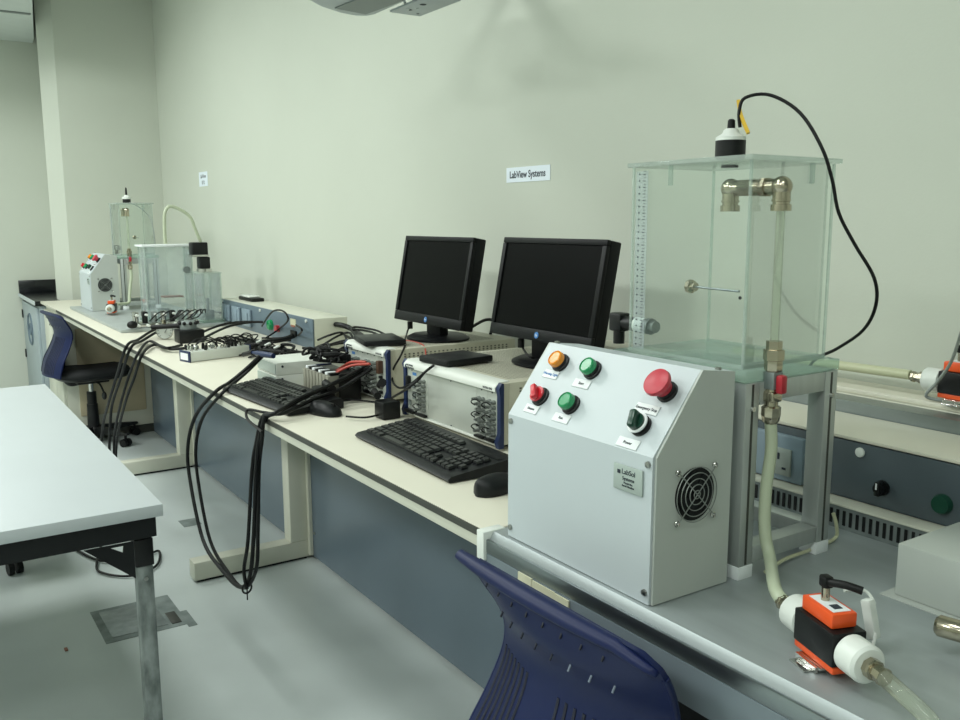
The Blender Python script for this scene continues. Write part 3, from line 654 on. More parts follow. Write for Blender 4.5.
# ---- pneumatic parts at the end of the tray
t = thing('valve_manifold', 'cluster of silver and black pneumatic valves on the end of the steel tray', 'valve block', (-4.5, .28, ZT2))
m = MB().box(-4.60, -4.50, .14, .46, ZT2, ZT2+.022, .003)
fin('block', m, 'chrome', t)
rr = random.Random(4)
for k in range(7):
    y = .16+k*.044
    v = fin('valve', MB().cyl((-4.55, y, ZT2+.0222), (-4.55, y, ZT2+.05+rr.random()*.02), .014, seg=12).box(-4.58+rr.random()*.02, -4.53, y-.012, y+.012, ZT2+.05, ZT2+.075, .004), ('chrome', 'black_plastic', 'galv')[k % 3], t)
    fin('fitting', MB().cyl((-4.50, y, ZT2+.012), (-4.475, y, ZT2+.012), .007, seg=8).cyl((-4.53, y, ZT2+.06), (-4.50, y, ZT2+.062), .006, seg=8), 'white_plastic', v)
m = MB()
for k in range(9):
    y = .15+rr.random()*.3
    m.tube([(-4.5, y, ZT2+.03), (-4.47, y+.03, ZT2+.04+rr.random()*.03), (-4.5, y+.07, ZT2+.075), (-4.55, y+.09, ZT2+.05)], .003, 6, 4)
fin('tubing', m, 'black_rubber', t)
fin('black_knob', MB().ico((-4.465, .125, ZT2+.022), .021, (1, 1.2, .9)), 'black_rubber', t)
t = thing('pressure_gauge', 'round white-faced pressure gauge with brass-coloured fitting on the bench', 'gauge', (-4.1, .19, H))
c = Vector((-4.12, .19, H+.038)); n = Vector((.93, -.36, .05)).normalized()
fin('case', MB().lathe([(.036, -.03), (.0375, -.02), (.0375, .0), (.034, .003), (.034, -.002), (.001, -.002)], c, n, 32), 'chrome', t)
d = fin('dial', MB().cyl(c, c+n*.0015, .033), 'gauge_face', t)
a = n.cross(Vector((0, 0, 1))).normalized(); u = a.cross(n)
m = MB()
for k in range(11):
    q = math.radians(-135+27*k); v = a*math.sin(q)+u*math.cos(q)
    m.cyl(c+n*.002+v*.024, c+n*.002+v*.031, .001, seg=5)
m.cyl(c+n*.003-u*.006, c+n*.003+(u*.8-a*.6)*.024, .0011, seg=6)
fin('markings', m, 'ink', t)
fin('stem', MB().cyl(c+u*.037, c+u*.052, .010, seg=6), 'nickel', t)
t = thing('solenoid_unit', 'black block with ribbed silver collar beside the pressure gauge', 'valve', (-3.95, .28, H))
fin('body', MB().box(-4.02, -3.93, .205, .315, H+.0005, H+.058, .004), 'black_plastic', t)
fin('silver_cap', MB().lathe([(.036, .0585), (.036, .085), (.028, .094), (.001, .094)], (-3.985, .26, H), (0, 0, 1)), 'galv', t)
for k in range(9):
    q = k*2*PI/9
    fin('knob_rib', MB().ico((-3.985+.039*math.cos(q), .26+.039*math.sin(q), H+.086), .0085), 'black_plastic', t)
fin('inlet_connector', MB().cyl((-4.03, .22, H+.07), (-4.10, .13, H+.062), .011).cyl((-4.0, .25, H+.07), (-4.03, .22, H+.07), .012), 'black_rubber', t)

# ---- long terminal block with BNC plugs
t = thing('terminal_block', 'long cream connector box with dark blue end frames and many silver plugs on top', 'connector box', (-3.45, .22, H))
T = Matrix.Translation((-3.445, .215, H)) @ Matrix.Rotation(math.radians(13), 4, 'Z')
def tb(m, mt, nm, par=None): return fin(nm, m.xf(T), mt, par or t)
tb(MB().box(-.036, .036, -.128, .128, .002, .040, .001), 'pxi_white', 'case')
for s in (-1, 1): 
    y = s*.131
    e = tb(MB().box(-.039, .039, y-.0028, y+.0028, .0, .043, .001), 'navy', 'end_frame')
    tb(MB().box(-.028, .028, y-.0034+(.0 if s > 0 else -.0006), y+.0034+(.0006 if s > 0 else 0), .008, .034), 'label_white', 'end_label', e)
for k in range(14):
    for s in (-1, 1):
        x = s*.016+rr.uniform(-.003, .003); y = -.115+k*.0175+rr.uniform(-.003, .003); h = rr.uniform(.014, .026)
        b = tb(MB().lathe([(.005, .0402), (.0062, .043), (.0062, .040+h*.7), (.004, .040+h)], (x, y, 0), (rr.uniform(-.3, .3), rr.uniform(-.2, .2), 1), 8), 'chrome' if rr.random() < .62 else 'black_plastic', 'bnc_plug')
m = MB()
for k in range(12):
    y = -.11+k*.02; x = rr.uniform(-.02, .02)
    m.tube([(x, y, .062), (x+.02, y+.03, .078+rr.random()*.012), (x+.01, y+.07, .075), (x+.02, min(.15, y+.13), .055)], .0026, 6, 4)
fin('plug_leads', m.xf(T), 'black_rubber', t)

# ---- stacked power supplies
for k, (z0, lab) in enumerate(((H+.0005, 'lower cream metal supply box of the stack of two'), (H+.0415, 'upper cream metal supply box of the stack of two'))):
    t = thing('supply_box', lab, 'power supply', (-2.77, .31, z0), 'stacked supply boxes')
    x0, x1, y0, y1 = -2.862, -2.692, .178+.002*k, .450
    z1 = z0+.040
    fin('case', MB().box(x0, x1, y0, y1, z0, z1, .0015), 'pxi_white', t)
    fin('front_plate', MB().box(x0+.004, x1-.004, y0-.003, y0-.0003, z0+.004, z1-.004), 'plate_grey', t)
    s = MB()
    for y in (y0+.02, y1-.03): s.cyl((x1, y, z1-.012), (x1+.002, y, z1-.012), .004, seg=10)
    fin('vent_hole', s, 'ink', t)

# ---- compact data acquisition chassis
t = thing('module_chassis', 'small navy chassis holding a row of grey wiring modules in front of the left instrument', 'instrument', (-2.47, .29, H))
cx0, cx1, cy0, cy1 = -2.585, -2.385, .245, .325
fin('chassis', MB().box(cx0, cx1, cy0+.02, cy1, H+.0005, H+.080, .002), 'black_plastic', t)
fin('end_ear', MB().box(cx0-.012, cx0-.001, cy0+.01, cy1, H+.0005, H+.084, .002), 'navy', t); fin('end_ear', MB().box(cx1+.001, cx1+.010, cy0+.01, cy1, H+.0005, H+.084, .002), 'black_plastic', t)
for k in range(8):
    x = cx0+.003+k*.0245
    md = fin('module', MB().box(x, x+.0185, cy0-.02, cy0+.0195, H+.010, H+.078, .002), 'module_tan', t)
    fin('top_terminal', MB().box(x+.003, x+.018, cy0-.012, cy0+.02, H+.0782, H+.086, .001), ('label_white', 'black_plastic')[k % 2], md)

# ---- PXI instruments
def pxi(x0, x1, y0, z0, z1, dep, label, plain, drive):
    t = thing('rack_instrument', label, 'instrument', ((x0+x1)/2, y0+dep/2, H))
    bd = fin('case', MB().box(x0+.003, x1-.003, y0+.0302, y0+dep, z0+.004, z1, .003).box(x0+.003, x0+.0145, y0+.0145, y0+.0305, z0+.004, z1-.001).box(x1-.0145, x1-.003, y0+.0145, y0+.0305, z0+.004, z1-.001), 'pxi_body', t)
    vt = MB()
    n = int((x1-x0-.06)/.0085)
    for i in range(n):
        for j in range(30):
            vt.box(x0+.03+i*.0085, x0+.033+i*.0085, y0+.06+j*.0115, y0+.066+j*.0115, z1+.0001, z1+.0004)
    fin('top_vents', vt, 'vent_dark', bd)
    sv = MB()
    for j in range(26):
        for i in range(3): sv.box(x1-.0028, x1-.0022, y0+.06+j*.0145, y0+.066+j*.0145, z1-.018-i*.007, z1-.014-i*.007)
    fin('side_vents', sv, 'vent_dark', bd)
    fin('side_knob', MB().lathe([(.013, 0), (.013, .003), (.006, .004), (.001, .004)], (x1-.003, y0+.09, z1-.055), (1, 0, 0)), 'black_plastic', bd)
    fin('side_screw', MB().cyl((x1-.003, y0+.06, z0+.045), (x1-.0015, y0+.06, z0+.045), .003, seg=8).cyl((x1-.003, y0+.06, z0+.06), (x1-.0015, y0+.06, z0+.06), .003, seg=8), 'ink', bd)
    for a in (x0, x1-.014):
        pr = [(y0-.004, z0+.012), (y0+.0, z0-.004), (y0+.014, z0-.004), (y0+.014, z1), (y0+.008, z1+.001), (y0+.000, z1-.012), (y0+.004, z1-.03), (y0+.004, z0+.03)]
        fin('blue_trim', MB().prism([(a, y, z) for y, z in pr], (.014, 0, 0)), 'navy', t, 50)
    br = MB().prism([(x0+.0145, y, z) for y, z in ((y0+.010, z1-.022), (y0-.002, z1-.020), (y0-.002, z1-.010), (y0+.010, z1+.0015), (y0+.040, z1+.002), (y0+.040, z1-.022))], (x1-x0-.029, 0, 0))
    b = fin('top_band', br, 'pxi_white', t, 60)
    text('writing', 'NATIONAL\nINSTRUMENTS', .007, (x0+.048, y0-.0024, z1-.0148), (1, 0, 0), (0, 0, 1), 'ink', b)
    fin('logo_mark', MB().prism([(x0+.020, y0-.0022, z1-.019), (x0+.026, y0-.0022, z1-.019), (x0+.030, y0-.0022, z1-.011), (x0+.024, y0-.0022, z1-.011)], (0, -.0005, 0)), 'navy', b)
    text('writing', 'NI PXI-1045', .0075, (x1-.045, y0-.0024, z1-.0148), (1, 0, 0), (0, 0, 1), 'ink', b)
    bz = fin('bottom_rail', MB().box(x0+.0145, x1-.0145, y0+.004, y0+.03, z0, z0+.006, .001), 'pxi_white', t)
    for (a, b_) in ((x0+.03, x0+.05), (x1-.06, x1-.04)):
        for yy in (y0+.05, y0+dep-.04): fin('foot', MB().cyl(((a+b_)/2, yy, H+.0003), ((a+b_)/2, yy, z0+.004), .011), 'black_rubber', t)
    # module faces
    xa = x0+.0155
    zb, zt = z0+.0065, z1-.023
    for (w, kind) in plain:
        f = fin('module', MB().box(xa+.0004, xa+w-.0004, y0+.008, y0+.0298, zb, zt, .0006), 'module_grey', t)
        if kind == 'ports':
            s = MB(); c = MB()
            for k in range(int(7)):
                z = zb+.018+k*(zt-zb-.03)/7
                for x in ([xa+w*.5] if w < .03 else [xa+w*.3, xa+w*.7]):
                    s.lathe([(.0055, 0), (.0055, .006), (.0038, .0065), (.0038, .010+rr.random()*.012), (.001, .012)], (x, y0+.008, z), (0, -1, 0), 10)
            fin('port', s, 'wire_grey', f)
            lp = MB()
            for k in range(3):
                z = zb+.02+k*.03; lp.tube([(xa+w*.3, y0-.006, z), (xa+w*.2, y0-.014, z+.008), (xa+w*.6, y0-.016, z+.018), (xa+w*.75, y0-.006, z+.012)], .0015, 6, 4)
            fin('patch_lead', lp, 'black_rubber', f)
            fin('handle', MB().box(xa+.003, xa+w-.003, y0-.004, y0+.0078, zb+.001, zb+.007, .001), 'black_plastic', f)
        if kind == 'cpu':
            fin('connector', MB().box(xa+.008, xa+.020, y0-.004, y0+.0078, zt-.055, zt-.02, .001), 'black_plastic', f)
            fin('port', MB().box(xa+w-.022, xa+w-.008, y0+.004, y0+.0078, zt-.08, zt-.06).box(xa+w-.022, xa+w-.010, y0+.004, y0+.0078, zt-.05, zt-.035).box(xa+.010, xa+.020, y0+.004, y0+.0078, zb+.02, zb+.035), 'galv', f)
            fin('print', MB().box(xa+.03, xa+.05, y0+.0072, y0+.0078, zt-.016, zt-.008), 'blue_logo', f)
            fin('handle', MB().box(xa+.004, xa+w-.004, y0-.006, y0+.0078, zb+.001, zb+.010, .001), 'black_plastic', f)
        if kind == 'conn':
            fin('brown_connector', MB().box(xa+w*.3, xa+w*.62, y0-.008, y0+.0078, zt-.05, zt-.012, .002), 'brown_conn', f)
            s = MB()
            for k in range(4): s.box(xa+w*.3, xa+w*.55, y0+.0, y0+.0078, zb+.012+k*.015, zb+.020+k*.015, .001)
            fin('port', s, 'black_plastic', f)
        for z in (zb+.003, zt-.003): fin('screw', MB().cyl((xa+w/2, y0+.008, z), (xa+w/2, y0+.0065, z), .0018, seg=8), 'ink', f)
        xa += w
    return t
pxi(-2.105, -1.640, .318, H+.010, 1.010, .46, 'wide cream rack instrument with navy trims and mostly blank front', 
    [(.055, 'cpu'), (.055, 'ports'), (.2334, 'blank'), (.045, 'ports'), (.045, 'ports')], None)
pxi(-2.540, -2.250, .346, H+.010, 1.012, .46, 'narrower cream rack instrument with navy trims and cables plugged into its front',
    [(.05, 'cpu'), (.04, 'ports'), (.03, 'blank'), (.04, 'ports'), (.045, 'ports'), (.0534, 'conn')], None)

# ---- slim optical drives
def drive(cx, cy, z, rz, lx, ly, label):
    t = thing('disc_drive', label, 'disc drive', (0, 0, 0))
    fin('case', MB().box(-lx/2, lx/2, -ly/2, ly/2, .0005, .0175, .004), 'charcoal', t)
    fin('tray_front', MB().box(-lx/2+.004, lx/2-.004, -ly/2-.002, -ly/2-.0002, .003, .015, .001), 'black_plastic', t)
    t.location = (cx, cy, z); t.rotation_euler = (0, 0, rz)
drive(-2.400, .402, 1.0145, math.radians(-14), .165, .125, 'slim black disc drive on the left instrument')
drive(-1.965, .405, 1.0125, math.radians(6), .128, .15, 'slim black disc drive on the right instrument')

# ---- monitors
def monitor(x0, x1, yt, yb_, zt_, zb_, base, bz, label, stand_w):
    W = x1-x0; cx = (x0+x1)/2
    t = thing('monitor', label, 'monitor', (base[0], base[1], bz))
    tilt = math.atan2(yt-yb_, zt_-zb_); Hh = math.hypot(yt-yb_, zt_-zb_)
    M = Matrix.Translation((cx, yb_, zb_)) @ Matrix.Rotation(-tilt, 4, 'X')
    fin('housing', MB().box(-W/2, W/2, .012, .046, 0, Hh, .004).box(-W/2+.05, W/2-.05, .0465, .062, .03, Hh-.03, .012).xf(M), 'bezel', t)
    b = MB(); q = .015; qb = .030
    b.box(-W/2, W/2, 0, .0118, 0, qb, .002).box(-W/2, W/2, 0, .0118, Hh-q, Hh, .002).box(-W/2, -W/2+q, 0, .0118, qb+.0003, Hh-q-.0003, .001).box(W/2-q, W/2, 0, .0118, qb+.0003, Hh-q-.0003, .001)
    bo = fin('bezel', b.xf(M), 'bezel', t)
    fin('screen', MB().box(-W/2+q+.0003, W/2-q-.0003, .004, .0118, qb+.0003, Hh-q-.0003).xf(M), 'screen_black', t)
    lg = MB().cyl((0, -.0012, qb/2), (0, -.0002, qb/2), .0085, seg=20).xf(M)
    l = fin('logo', lg, 'blue_logo', bo)
    p = M @ Vector((0, -.0018, qb/2)); text('writing', 'hp', .009, p, (1, 0, 0), (0, math.sin(tilt), math.cos(tilt)), 'label_white', l)
    bt = MB()
    for k in range(5): bt.box(W/2-.03-k*.018, W/2-.020-k*.018, .003, .010, -.0012, -.0002)
    fin('buttons', bt.xf(M), 'black_plastic', t)
    m = MB()
    m.box(-.045, .045, .02, .045, -.055, .045, .006)
    fin('neck', MB().box(base[0]-.043, base[0]+.043, yb_+.030, yb_+.062, bz+.012, zb_+.055, .006), 'bezel', t)
    bs = MB().lathe([(.1, 0), (.1, .005), (.085, .013), (.001, .014)], (0, 0, 0), (0, 0, 1), 40)
    for v in bs.bm.verts: v.co = Vector((base[0]+v.co.x*stand_w, base[1]+v.co.y*.95, bz+v.co.z))
    fin('base', bs, 'bezel', t)
monitor(-2.588, -2.178, .602, .552, 1.333, 1.062, (-2.385, .600), 1.0140, 'black flat monitor on the left instrument, the farther of the two', 1.1)
monitor(-1.993, -1.572, .58, .53, 1.337, 1.078, (-1.80, .595), 1.0125, 'black flat monitor on the right instrument, nearer and partly hidden by the control box', 1.2)

# ---- keyboards and mice
def key_mesh():
    mb = MB(); a, b_ = .0078, .0060
    mb.rings([[Vector((x*s, y*s, z)) for x, y in ((-1, -1), (1, -1), (1, 1), (-1, 1))] for s, z in ((a, 0), (a, .003), (b_, .0075))])
    me = bpy.data.meshes.new('key'); bmesh.ops.recalc_face_normals(mb.bm, faces=mb.bm.faces); mb.bm.to_mesh(me); mb.bm.free(); me.materials.append(MATS['key_black']); return me
KEY = key_mesh()
def keyboard(loc, rz, label):
    t = thing('keyboard', label, 'keyboard', (0, 0, 0))
    L, D = .462, .172
    pr = [(0, 0.002), (-.004, .008), (.004, .014), (.02, .016), (D-.03, .030), (D-.006, .031), (D, .024), (D, .002)]
    fin('case', MB().prism([(0, y, z) for y, z in pr], (L, 0, 0)), 'charcoal', t, 60)
    sl_ = (.030-.016)/(D-.05)
    rows = [(.030, [1.3, 1, 1.3, 6.0, 1.3, 1, 1.6], 13.5), (.049, [2.25]+[1]*10+[2.25], 0), (.068, [1.75]+[1]*11+[2.0], 0), (.087, [1.5]+[1]*12+[1.25], 0), (.106, [1]*13+[1.75], 0), (.132, [1]*13, 0)]
    n = 0
    def key(x, y, w):
        k = bpy.data.objects.new('key', KEY); COL.objects.link(k); k.parent = t
        k.location = (x, y, .0155+sl_*(y-.02)); k.scale = (w, 1.05, 1); k.rotation_euler = (math.atan(sl_), 0, 0)
    for i, (y, ws, _) in enumerate(rows):
        x = .014; tot = sum(ws); u = .283/tot
        for w in ws: key(x+u*w/2, y, (u*w-.0014)/.0156); x += u*w
    for (cx, ys) in ((.309, (.030, .106, .087)), (.3275, (.030, .049, .106, .087)), (.346, (.030, .106, .087)), ):
        for y in ys: key(cx, y, 1.05)
    for i, y in enumerate((.030, .049, .068, .087, .106)):
        for j in range(4 if y in (.049, .087, .106) else 3): key(.375+j*.0195, y, 1.05)
    fin('indicator_strip', MB().box(.368, .45, .125, .140, .0293, .0300), 'black_plastic', t)
    fin('rubber_foot', MB().box(.02, .06, .01, .02, .0, .002).box(.40, .44, .01, .02, .0, .002).box(.02, .06, .15, .16, 0, .002).box(.40, .44, .15, .16, 0, .002), 'black_rubber', t)
    t.location = loc; t.rotation_euler = (0, 0, rz)
    return t
keyboard((-1.951, .103, H+.0005), math.radians(-1.6), 'black full-size keyboard in front of the right instrument')
keyboard((-2.735, .020, H+.0005), math.radians(4.2), 'black full-size keyboard with cables lying across it, the farther one')
def mouse(loc, rz, label, cab=None):
    t = thing('mouse', label, 'computer mouse', (0, 0, 0))
    m = MB(); R = []
    n = 14
    for i in range(n+1):
        u = i/n; y = -.056+u*.112
        w = .030*math.sqrt(max(.02, 1-abs(2*u-1)**3.2)); h = .036*math.sqrt(max(.02, 1-abs(1.75*u-.75)**2.4))*(1-.12*u)
        R.append([Vector((math.cos(a)*w*(1 if math.sin(a) > 0 else .96), y, .004+max(0, math.sin(a))**.8*h)) if math.sin(a) >= 0 else Vector((math.cos(a)*w*.94, y, .001)) for a in [k*2*PI/20 for k in range(20)]])
    m.rings(R)
    fin('shell', m, 'charcoal', t, 70)
    fin('scroll_wheel', MB().cyl((-.0035, .032, .027), (.0035, .032, .027), .008, seg=16), 'black_rubber', t)
    t.location = loc; t.rotation_euler = (0, 0, rz); return t
mouse((-2.245, .150, H), math.radians(-72), 'black mouse beside the farther keyboard')
mouse((-1.395, .145, H), math.radians(8), 'black mouse between the nearer keyboard and the control box')
# ------------------------------------------------------------------ cables
def cable(nm, pts, r, m_, label, cat='cable', group=None, extra=None):
    o = fin(nm, MB().tube(pts, r, 8), m_)
    return tag(o, label, cat, group)
t = thing('hanging_cable_bundle', 'bundle of black cables looping down almost to the floor from the keyboard area', 'cable bundle', (-2.6, .0, .6))
for k, r in (('loopA1', .0062), ('loopA2', .0055), ('loopA3', .0055)): fin('strand', MB().tube(CB[k], r, 8), 'black_rubber', t)
fin('cable_tie', MB().tube(CB['tie'], .002, 5, 1).ring(CB['tie'][0], (1, .3, 0), .016, .003, 16, 6), 'black_plastic', t)
p = CB['loopA1'][0]
pc = Vector(p); dq = Vector((.24, .03, .008))
fin('blue_connector', MB().tube([pc-dq*.28, pc-dq*.05, pc+dq*.2, pc+dq*.32], .014, 12, 3, True, [.005, .009, .010, .009, .008]), 'navy', t)
fin('connector_sleeve', MB().tube([pc-dq*.55+Vector((0, 0, -.012)), pc-dq*.27], .008, 10, 1), 'black_rubber', t)
cable('cable', CB['edge'], .004, 'black_rubber', 'thin black cable looping over the bench edge beside the hanging bundle')
t = thing('hanging_cable_bundle', 'four black cables hanging over the bench edge in front of the far chair', 'cable bundle', (-4.2, 0, .6))
for k, r in (('hangB1', .0065), ('hangB2', .0065), ('hangC1', .006), ('hangC2', .006)): fin('strand', MB().tube(CB[k], r, 8), 'black_rubber', t)
cable('floor_cable', CB['floorc'], .005, 'black_rubber', 'thin black cable coiled on the floor under the white table')
t = thing('cable_heap', 'heap of black cables crossing the bench between the connector box and the service box', 'cable bundle', (-3.4, .35, H))
rr = random.Random(11)
for k, r in (('boxc1', .006), ('boxc2', .006), ('boxc3', .004), ('plug1', .004), ('plug2', .004), ('thick1', .011), ('mess1', .005)): fin('strand', MB().tube(CB[k], r, 8), 'black_rubber', t)
for k in range(16):
    x = -3.62+rr.random()*.55; y = .36+rr.random()*.12
    pts = [(x+(-.12+.06*j)+rr.uniform(-.05, .05), y+rr.uniform(-.07, .07), H+.006+rr.random()*.035) for j in range(6)]
    fin('strand', MB().tube(pts, rr.choice((.0035, .0045, .006)), 7, 5), 'black_rubber', t)
for k in range(4):
    x = -3.55+k*.12; fin('cable_plug', MB().cyl((x, .36, H+.012), (x+.05, .40, H+.03), .010, seg=10), 'black_plastic', t)
for k in range(3):
    x = -3.5+k*.1; fin('white_plug', MB().cyl((x, .40, H+.04), (x+.015, .415, H+.05), .005, seg=10), 'white_plastic', t)
fin('adapter_brick', MB().box(-3.72, -3.60, .40, .46, H+.001, H+.035, .008), 'charcoal', t)
t = thing('cable_tangle', 'tangle of thin black cables above the small navy chassis', 'cable bundle', (-2.55, .3, .95))
for k in ('mess2', 'mess3', 'mess4', 'mess5'): fin('strand', MB().tube(CB[k], .0042, 7), 'black_rubber', t)
for k in range(9):
    pts = [(-2.60+.03*j+rr.uniform(-.03, .03), .27+rr.uniform(-.04, .05), .95+rr.uniform(0, .05)) for j in range(6)]
    fin('strand', MB().tube(pts, .004, 7, 5), 'black_rubber', t)
fin('cable_plug', MB().box(-2.56, -2.50, .30, .34, .95, .975, .006), 'black_plastic', t)
cable('cable', CB['mess6'], .0042, 'black_rubber', 'black cable looping against the wall behind the left disc drive')
cable('cable', CB['mouse1c'], .0028, 'black_rubber', 'thin black cable from the farther mouse along the bench')
cable('cable', CB['kb1c'], .0028, 'black_rubber', 'thin black cable in front of the left instrument feet')
cable('cable', CB['drive2c'], .0035, 'black_rubber', 'black cable from the right disc drive down past the instrument front')
cable('cable', CB['drive1c'], .0030, 'black_rubber', 'black cable from the left disc drive dropping between the two instruments')
for k, l in (('red1', 'red wire plugged into the left instrument, the longer one'), ('red2', 'red wire plugged into the left instrument, the shorter one')): cable('wire', CB[k], .004, 'red_wire', l, 'wire')
cable('wire', CB['white1'], .0038, 'grey_wire', 'grey wire plugged into the left instrument', 'wire')
cable('cable', CB['moncab1'], .005, 'black_rubber', 'black cable running between the two monitors by the wall')
for a, l in (('mon1plug', 'short black plug cable under the left monitor'), ('mon2plug', 'short black plug cable under the right monitor')):
    o = cable('cable', CB[a], .003, 'black_rubber', l)
    q = Vector(CB[a][0]); fin('plug', MB().cyl(q+Vector((0, 0, .012)), q-Vector((0, 0, .012)), .009, seg=10), 'black_plastic', o)
cable('wire', CB['mon1red'], .0022, 'red_wire', 'thin red wire on top of the left instrument beside the monitor base', 'wire')
t = thing('plug_adapter', 'black adapter with plugs between the two instruments', 'adapter', (-2.17, .3, H))
fin('body', MB().box(-2.135, -2.080, .245, .300, H+.0005, H+.05, .006), 'black_plastic', t)
fin('plug', MB().cyl((-2.20, .30, H+.075), (-2.13, .27, H+.095), .012, seg=12).cyl((-2.20, .28, H+.058), (-2.12, .25, H+.062), .010, seg=12), 'black_rubber', t)
t = thing('plug_cluster', 'black plugs and adapter in front of the left instrument', 'adapter', (-2.42, .25, H))
fin('body', MB().box(-2.43, -2.36, .185, .235, H+.0005, H+.05, .008), 'black_plastic', t)
fin('plug', MB().cyl((-2.40, .22, H+.058), (-2.33, .21, H+.052), .012, seg=12), 'black_rubber', t)
# small remote on the far service box
t = thing('handset', 'small black and white handset lying on the far service box', 'handset', (-4.5, .71, .979))
fin('body', MB().box(-4.54, -4.34, .675, .745, .9785, .996, .006), 'black_plastic', t)
fin('top_shell', MB().box(-4.535, -4.39, .68, .74, .9962, 1.003, .003), 'white_plastic', t)

# ------------------------------------------------------------------ right side: wall flow meter, hoses, grey box
P2 = Vector((-.865, .80, 1.065))
t = flow_meter((-.845, .812, 1.0425), math.radians(-1), 'orange and black flow meter with white coupling on the wall ledge at the right edge')
for ch in list(t.children):
    if ch.name.startswith('bracket'): pass
o = fin('hose', MB().tube([(-1.38, .81, 1.080), (-1.25, .81, 1.079), (-1.05, .812, 1.081), (-.95, .812, 1.0825)], .0095, 14), 'hose_cream')
tag(o, 'straight cream hose along the wall ledge leading to the right-hand flow meter', 'hose')
o = cable('cable', [(-.80, .70, 1.19), (-.835, .74, 1.13), (-.875, .775, 1.085), (-.90, .783, 1.052), (-.87, .80, 1.046)], .003, 'grey_wire', 'thin grey cable beside the right-hand flow meter')
o = fin('hose', MB().tube([fm_pts['outlet']+Vector((-.003, 0.001, 0)), fm_pts['outlet']+Vector((.02, -.008, -.002)), fm_pts['outlet']+Vector((.06, -.022, -.008)), (-.41, .012, .864), (-.32, .0, .862), (-.15, .05, .862)], .0095, 14), 'tube_clear')
tag(o, 'clear hose leaving the near flow meter towards the right edge', 'hose')
t = thing('metal_box', 'light grey folded sheet metal box at the right end of the steel bench', 'metal box', (-.5, .42, H))
bx = -.672
fin('body', MB().box(bx, bx+.34, .334, .495, H+.0022, .929, .002), 'box_side', t)
fin('flange', MB().box(bx-.014, bx+.34, .32, .497, H+.0004, H+.002), 'box_side', t)
s = MB()
for (x, y) in ((bx+.05, .42), (bx+.08, .45), (bx+.08, .40), (bx+.12, .43)): s.cyl((x, y, .929), (x, y, .9295), .003, seg=8)
fin('screw_hole', s, 'ink', t)
t = thing('pipe_fitting', 'shiny nickel pipe fitting at the right edge beside the metal box', 'fitting', (-.52, .235, .89))
fin('barrel', MB().lathe([(.010, 0), (.0135, .004), (.0135, .03), (.012, .032), (.012, .06)], (-.552, .225, .883), (1, .25, 0), 20), 'nickel', t)
fin('support', MB().box(-.50, -.48, .225, .255, H+.0005, .87, .001), 'galv', t)
o = fin('sensor_wire', MB().tube([(-.628, .145, .920), (-.615, .17, .918), (-.602, .172, .905)], .0022, 6).tube([(-.590, .158, .875), (-.588, .150, .862), (-.59, .135, .854)], .0022, 6), 'white_plastic')
tag(o, 'thin white sensor wire behind the near flow meter', 'wire')
fin('wire_joiner', MB().box(-.609, -.595, .158, .172, .862, .912, .003, rot=Matrix.Rotation(-.25, 3, 'Y')), 'white_plastic', o)
cable('cable', CB['smallwh'], .003, 'hose_cream', 'thin off-white cable along the foot of the aluminium stand')
o = fin('bench_bolt', MB().cyl((-.60, .165, H+.0003), (-.60, .165, H+.004), .004, seg=10), 'ink'); tag(o, 'tiny dark bolt head on the steel bench top', 'bolt')

